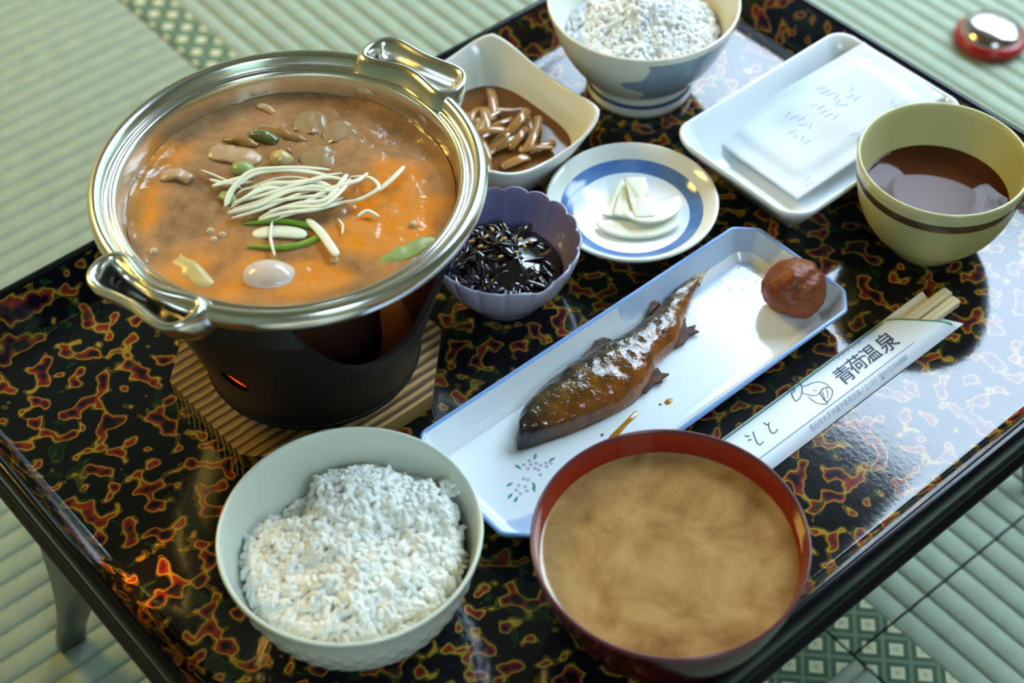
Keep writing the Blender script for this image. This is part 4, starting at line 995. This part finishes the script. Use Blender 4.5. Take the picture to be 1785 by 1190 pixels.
def packet_mesh():
    nx, ny = 48, 36; V = []; F = []
    for top in (1, 0):
        for i in range(nx+1):
            for j in range(ny+1):
                p = pk_pt(i/nx, j/ny); V.append(tuple(p) if top else (p[0], p[1], p[2]-.0004-(0 if min(i, j, nx-i, ny-j) == 0 else .0003)))
    n = (nx+1)*(ny+1)
    for i in range(nx):
        for j in range(ny):
            a = i*(ny+1)+j; F.append((a, a+ny+1, a+ny+2, a+1)); F.append((n+a, n+a+1, n+a+ny+2, n+a+ny+1))
    for i in range(nx):
        a = i*(ny+1); F.append((a, n+a, n+a+ny+1, a+ny+1)); a += ny; F.append((a, a+ny+1, n+a+ny+1, n+a))
    for j in range(ny):
        F.append((j, j+1, n+j+1, n+j)); a = nx*(ny+1)+j; F.append((a, n+a, n+a+1, a+1))
    return V, F
pko = ob('packet_body', me('packet_body', *packet_mesh()), M['paper'], pk)
rng = np.random.default_rng(5)
for (s0, t0, n, ln) in [(.38,.72,5,.05),(.30,.55,4,.045),(.62,.78,6,.06),(.52,.66,5,.05),(.70,.60,3,.05),(.50,.20,3,.05),(.78,.25,3,.04),(.10,.10,2,.05)]:
    for i in range(n):
        s1 = s0+rng.normal(0, .012); t1 = t0-.055*i; a = rng.uniform(-.8, .8)
        q = [pk_pt(min(.95, max(.05, s1+k*ln*.5*math.cos(a))), min(.95, max(.05, t1+k*ln*.5*math.sin(a)))) for k in (-1, -.4, .3, 1)]
        V = []; F = []
        for m_, p in enumerate(q): V += [(p[0], p[1]+.0003, p[2]+.0002), (p[0], p[1]-.0003, p[2]+.0002)]
        F = [(2*m_, 2*m_+1, 2*m_+3, 2*m_+2) for m_ in range(3)]
        ob('printed_mark', me('printed_mark', V, F, False), M['blueink'], pko)

# ------------------------------------------------------------------ tea cup
TC = Vector((.2205, .0680, 0))
cup = thing('tea_cup', 'wide ochre pottery tea cup with a brown band under the rim', 'cup', TC)
M['ochre'] = pmat('ochre_glaze', (.50,.46,.20), .18, vary=(30,(.42,.36,.12),.6)); M['band'] = pmat('brown_band', (.065,.035,.015), .25, vary=(120,(.14,.09,.03),.5)); M['ochin'] = pmat('ochre_inside', (.58,.55,.28), .15)
def throw(r, z, a): return (r+.00035*math.sin(z*2600+.6*math.sin(a))*(1 if .008 < z < .045 else 0), z)
ob('cup_wall', lathe_mesh('cup_wall', [(0,.003),(.0175,.003),(.018,0),(.0205,0),(.0212,.003)]+[tuple(p) for p in spline([(.0215,.0045),(.0260,.0085),(.0325,.0165),(.0375,.0260),(.0405,.0365),(.0422,.0450)], 12)], 96, throw), M['ochre'], cup)
ob('brown_band', lathe_mesh('brown_band', [(.0422,.0450),(.0427,.0462),(.0429,.0492),(.0430,.0505)], 96), M['band'], cup)
ob('rim', lathe_mesh('rim', [(.0430,.0505),(.0434,.0545),(.0436,.0572),(.0432,.0582),(.0424,.0583),(.0417,.0575),(.0412,.0545),(.0398,.0430),(.0368,.0310),(.0315,.0200),(.0240,.0120),(.0120,.0080),(0,.0075)], 96), M['ochin'], cup)
M['tea'] = pmat('brown_tea', (.075,.022,.008), .02, spec=.12)
ob('tea', lathe_mesh('tea', [(0,.0330),(.02,.0330),(.0365,.0330),(.0374,.0335)], 96), M['tea'], None, TC, 0, 'clear reddish brown tea in the ochre cup', 'tea')

# ------------------------------------------------------------------ chopsticks in their paper sleeve
SVC = -.1283; SHW = .0142; SL0, SL1 = -.012, .1715
sl = thing_uv('chopstick_sleeve', 'white printed paper chopstick sleeve with green line beside the long plate', 'sleeve', .08, SVC)
def zt(b): 
    q = min(1, abs(b)/SHW); return .0007+.0051*(1-q**5)
def front_end(b):                                # right edge of the front panel, slanting
    t = (SHW-b)/(2*SHW); return .1465+.0285*t-.006*math.sin(math.pi*t)*0
def sleeve_front():
    nb, na = 20, 30; V = []; F = []
    for i in range(na+1):
        for j in range(nb+1):
            b = -SHW+2*SHW*j/nb; x = SL0+(front_end(b)-SL0)*i/na; V.append((x-.08, b, zt(b)))
    for i in range(na):
        for j in range(nb): a = i*(nb+1)+j; F.append((a, a+nb+1, a+nb+2, a+1))
    return V, F
M['slpaper'] = pmat('sleeve_paper', (.80,.84,.88), .55, bump=(60,.15,.001)); M['green'] = pmat('green_print', (.06,.28,.14), .6); M['ink'] = pmat('navy_ink', (.035,.055,.10), .6); M['greyink'] = pmat('grey_ink', (.30,.35,.42), .6); M['lineink'] = pmat('blue_grey_ink', (.18,.26,.36), .6)
slf = ob('front_panel', me('front_panel', *sleeve_front()), M['slpaper'], sl)
V = [(SL0-.08,-SHW,.0003),(.1795-.08,-SHW,.0003),(.1735-.08,-.004,.0003),(.1800-.08,.0105,.0003),(.1815-.08,.0142,.0003),(SL0-.08,SHW,.0003)]
n = len(V); V2 = V+[(x, y, .0007) for x, y, z in V]
ob('back_panel', me('back_panel', V2, [tuple(range(n))[::-1], tuple(range(n, 2*n))]+[(i, (i+1) % n, n+(i+1) % n, n+i) for i in range(n)], False), M['slpaper'], sl)
zs = lambda q: zt(q[1]-SVC)+.00020
def prn(path, w, mat, name): return decal(path, w, zs, mat, name, slf, (.08, SVC))
prn([(x, SVC+SHW-.0031) for x in np.linspace(SL0, .1465, 24)], .00050, M['green'], 'green_line')
prn([(front_end(SHW-.0031-k)-.0010, SVC+SHW-.0031-k) for k in np.linspace(0, 2*SHW-.0050, 20)], .00050, M['green'], 'green_edge_line')
prn([(x, -.1367) for x in np.linspace(SL0, .1465, 24)], .00020, M['lineink'], 'thin_line')
lampart = [[(.0804,-.114),(.08,-.1163),(.0787,-.1191)],[(.0841,-.1146),(.08,-.1169)],[(.0774,-.116),(.0786,-.1157),(.0782,-.1167),(.0766,-.1175),(.0765,-.1168),(.0774,-.116)],[(.079,-.1168),(.0801,-.1173),(.0792,-.1189),(.0774,-.1193),(.0776,-.1181)],[(.0769,-.1188),(.075,-.1217),(.0741,-.1241)],[(.0741,-.1241),(.0764,-.1242),(.0794,-.123),(.0826,-.1206),(.0847,-.1178),(.0864,-.1143)],[(.0838,-.1197),(.0858,-.1207),(.0886,-.1212),(.0914,-.1227),(.0931,-.1252),(.0934,-.1274),(.0928,-.1289)],[(.0804,-.1226),(.0818,-.1254),(.0839,-.1279),(.0869,-.1282)],[(.0809,-.1262),(.0807,-.1293),(.0815,-.1326),(.0843,-.1351)],[(.0869,-.1282),(.0896,-.1273),(.0917,-.1279),(.0931,-.1291),(.0925,-.1312),(.0901,-.1331),(.0876,-.1341),(.0852,-.1342),(.0855,-.1315),(.0869,-.1282)],[(.0885,-.1283),(.0865,-.1311),(.0856,-.1329)],[(.0913,-.1282),(.0897,-.1307),(.087,-.1329)],[(.0858,-.1247),(.0863,-.1258),(.087,-.1261)],[(.0858,-.1338),(.0845,-.1352)]]
for i, s in enumerate(lampart): prn([tuple(p) for p in spline(s, 4)], .00022 if i in (4, 5, 9) else .00017, M['ink'], 'lamp_drawing_stroke')
moto = [[(.0528,-.123),(.0533,-.1252),(.0551,-.1248)],[(.0539,-.1253),(.0521,-.1275),(.0513,-.1296),(.0518,-.1308),(.0534,-.1308),(.055,-.13)],[(.045,-.1235),(.042,-.1286),(.0416,-.131),(.0429,-.1313),(.0444,-.1309)],[(.0405,-.1225),(.041,-.124),(.0421,-.124)],[(.0394,-.1256),(.0412,-.1265)]]
for s in moto: prn([tuple(p) for p in spline(s, 4)], .00026, M['ink'], 'brush_stroke')
def text_part(body, name, size, a, b, mat, bold=0.0, shear=0.0, spacing=1.0, rot=0.0):
    cu = bpy.data.curves.new(name, 'FONT'); cu.body = body; cu.size = size; cu.offset = bold; cu.shear = shear; cu.space_character = spacing; cu.resolution_u = 2
    to = bpy.data.objects.new(name, cu); C.objects.link(to); bpy.context.view_layer.update()
    dg = bpy.context.evaluated_depsgraph_get(); ms = bpy.data.meshes.new_from_object(to.evaluated_get(dg)); bpy.data.objects.remove(to)
    cr, sr = math.cos(rot), math.sin(rot)
    for q in ms.vertices:
        x, y = q.co.x*cr-q.co.y*sr, q.co.x*sr+q.co.y*cr
        q.co = (a+x-.08, b+y-SVC, zt(b+y-SVC)+.00022)
    ms.materials.clear(); ms.materials.append(mat)
    return ob(name, ms, None, slf)
for ch, a, b, s in (('青', .0985, -.1322, .0112), ('荷', .1085, -.1315, .0108), ('温', .1185, -.1315, .0108), ('泉', .1300, -.1322, .0118)):
    text_part(ch, 'brush_character', s, a, b, M['ink'], .00009, .12)
text_part('ランプの宿', 'small_title', .0038, .1090, -.1194, M['greyink'])
text_part('黒石市大字沖浦字青荷沢滝ノ上1の7  ☎0172-54-8588', 'address_line', .0030, .0675, -.1408, M['greyink'])
# two joined chopsticks
M['chop'] = wood_mat('pale_chopstick_wood', (.78,.70,.48), (.68,.58,.36), 120, .55, 'Y', 1.0, .15)
for k, (b0, b1, end, lb) in enumerate(((-.1274, -.1214, .1886, 'pale wooden chopstick nearer the long plate, end showing from the sleeve'), (-.1338, -.1279, .1872, 'pale wooden chopstick farther from the long plate, end showing from the sleeve'))):
    L = .17; hw = (b1-b0)/2
    rings = []
    for x, s in ((-L, .55), (-L*.5, .8), (-.001, 1.0), (0, .86)):
        rings.append([(x, y*hw*s, .0024+z*.0020*s) for y, z in ((.85,1),(1,.8),(1,-.8),(.85,-1),(-.85,-1),(-1,-.8),(-1,.8),(-.85,1))])
    v, f = loft(rings, True, True)
    ob_uv('chopstick', me('chopstick', v, [q[::-1] for q in f], False), M['chop'], end, (b0+b1)/2, .0008, lb, 'chopstick', 'pair of chopsticks')

# ------------------------------------------------------------------ domed bell on the mat
BL = Vector((.3815, .4900, FZ+.0002))
bell = thing('domed_bell', 'shiny dome on a red round base lying on the tatami beyond the tray', 'bell', BL)
M['redbase'] = pmat('red_lacquer_base', (.30,.006,.004), .2); M['domem'] = pmat('mauve_metal', (.55,.45,.46), .16, metal=1.0)
ob('base', lathe_mesh('base', [(0,0),(.024,0),(.0275,.001),(.0285,.004),(.0278,.008),(.0255,.0105),(.0225,.011),(0,.011)], 64), M['redbase'], bell)
ob('dome', lathe_mesh('dome', [(.0240,.0100),(.0240,.0115),(.0228,.0138),(.0200,.0162),(.0160,.0182),(.0105,.0198),(.004,.0206),(0,.0207)], 64), M['domem'], bell)
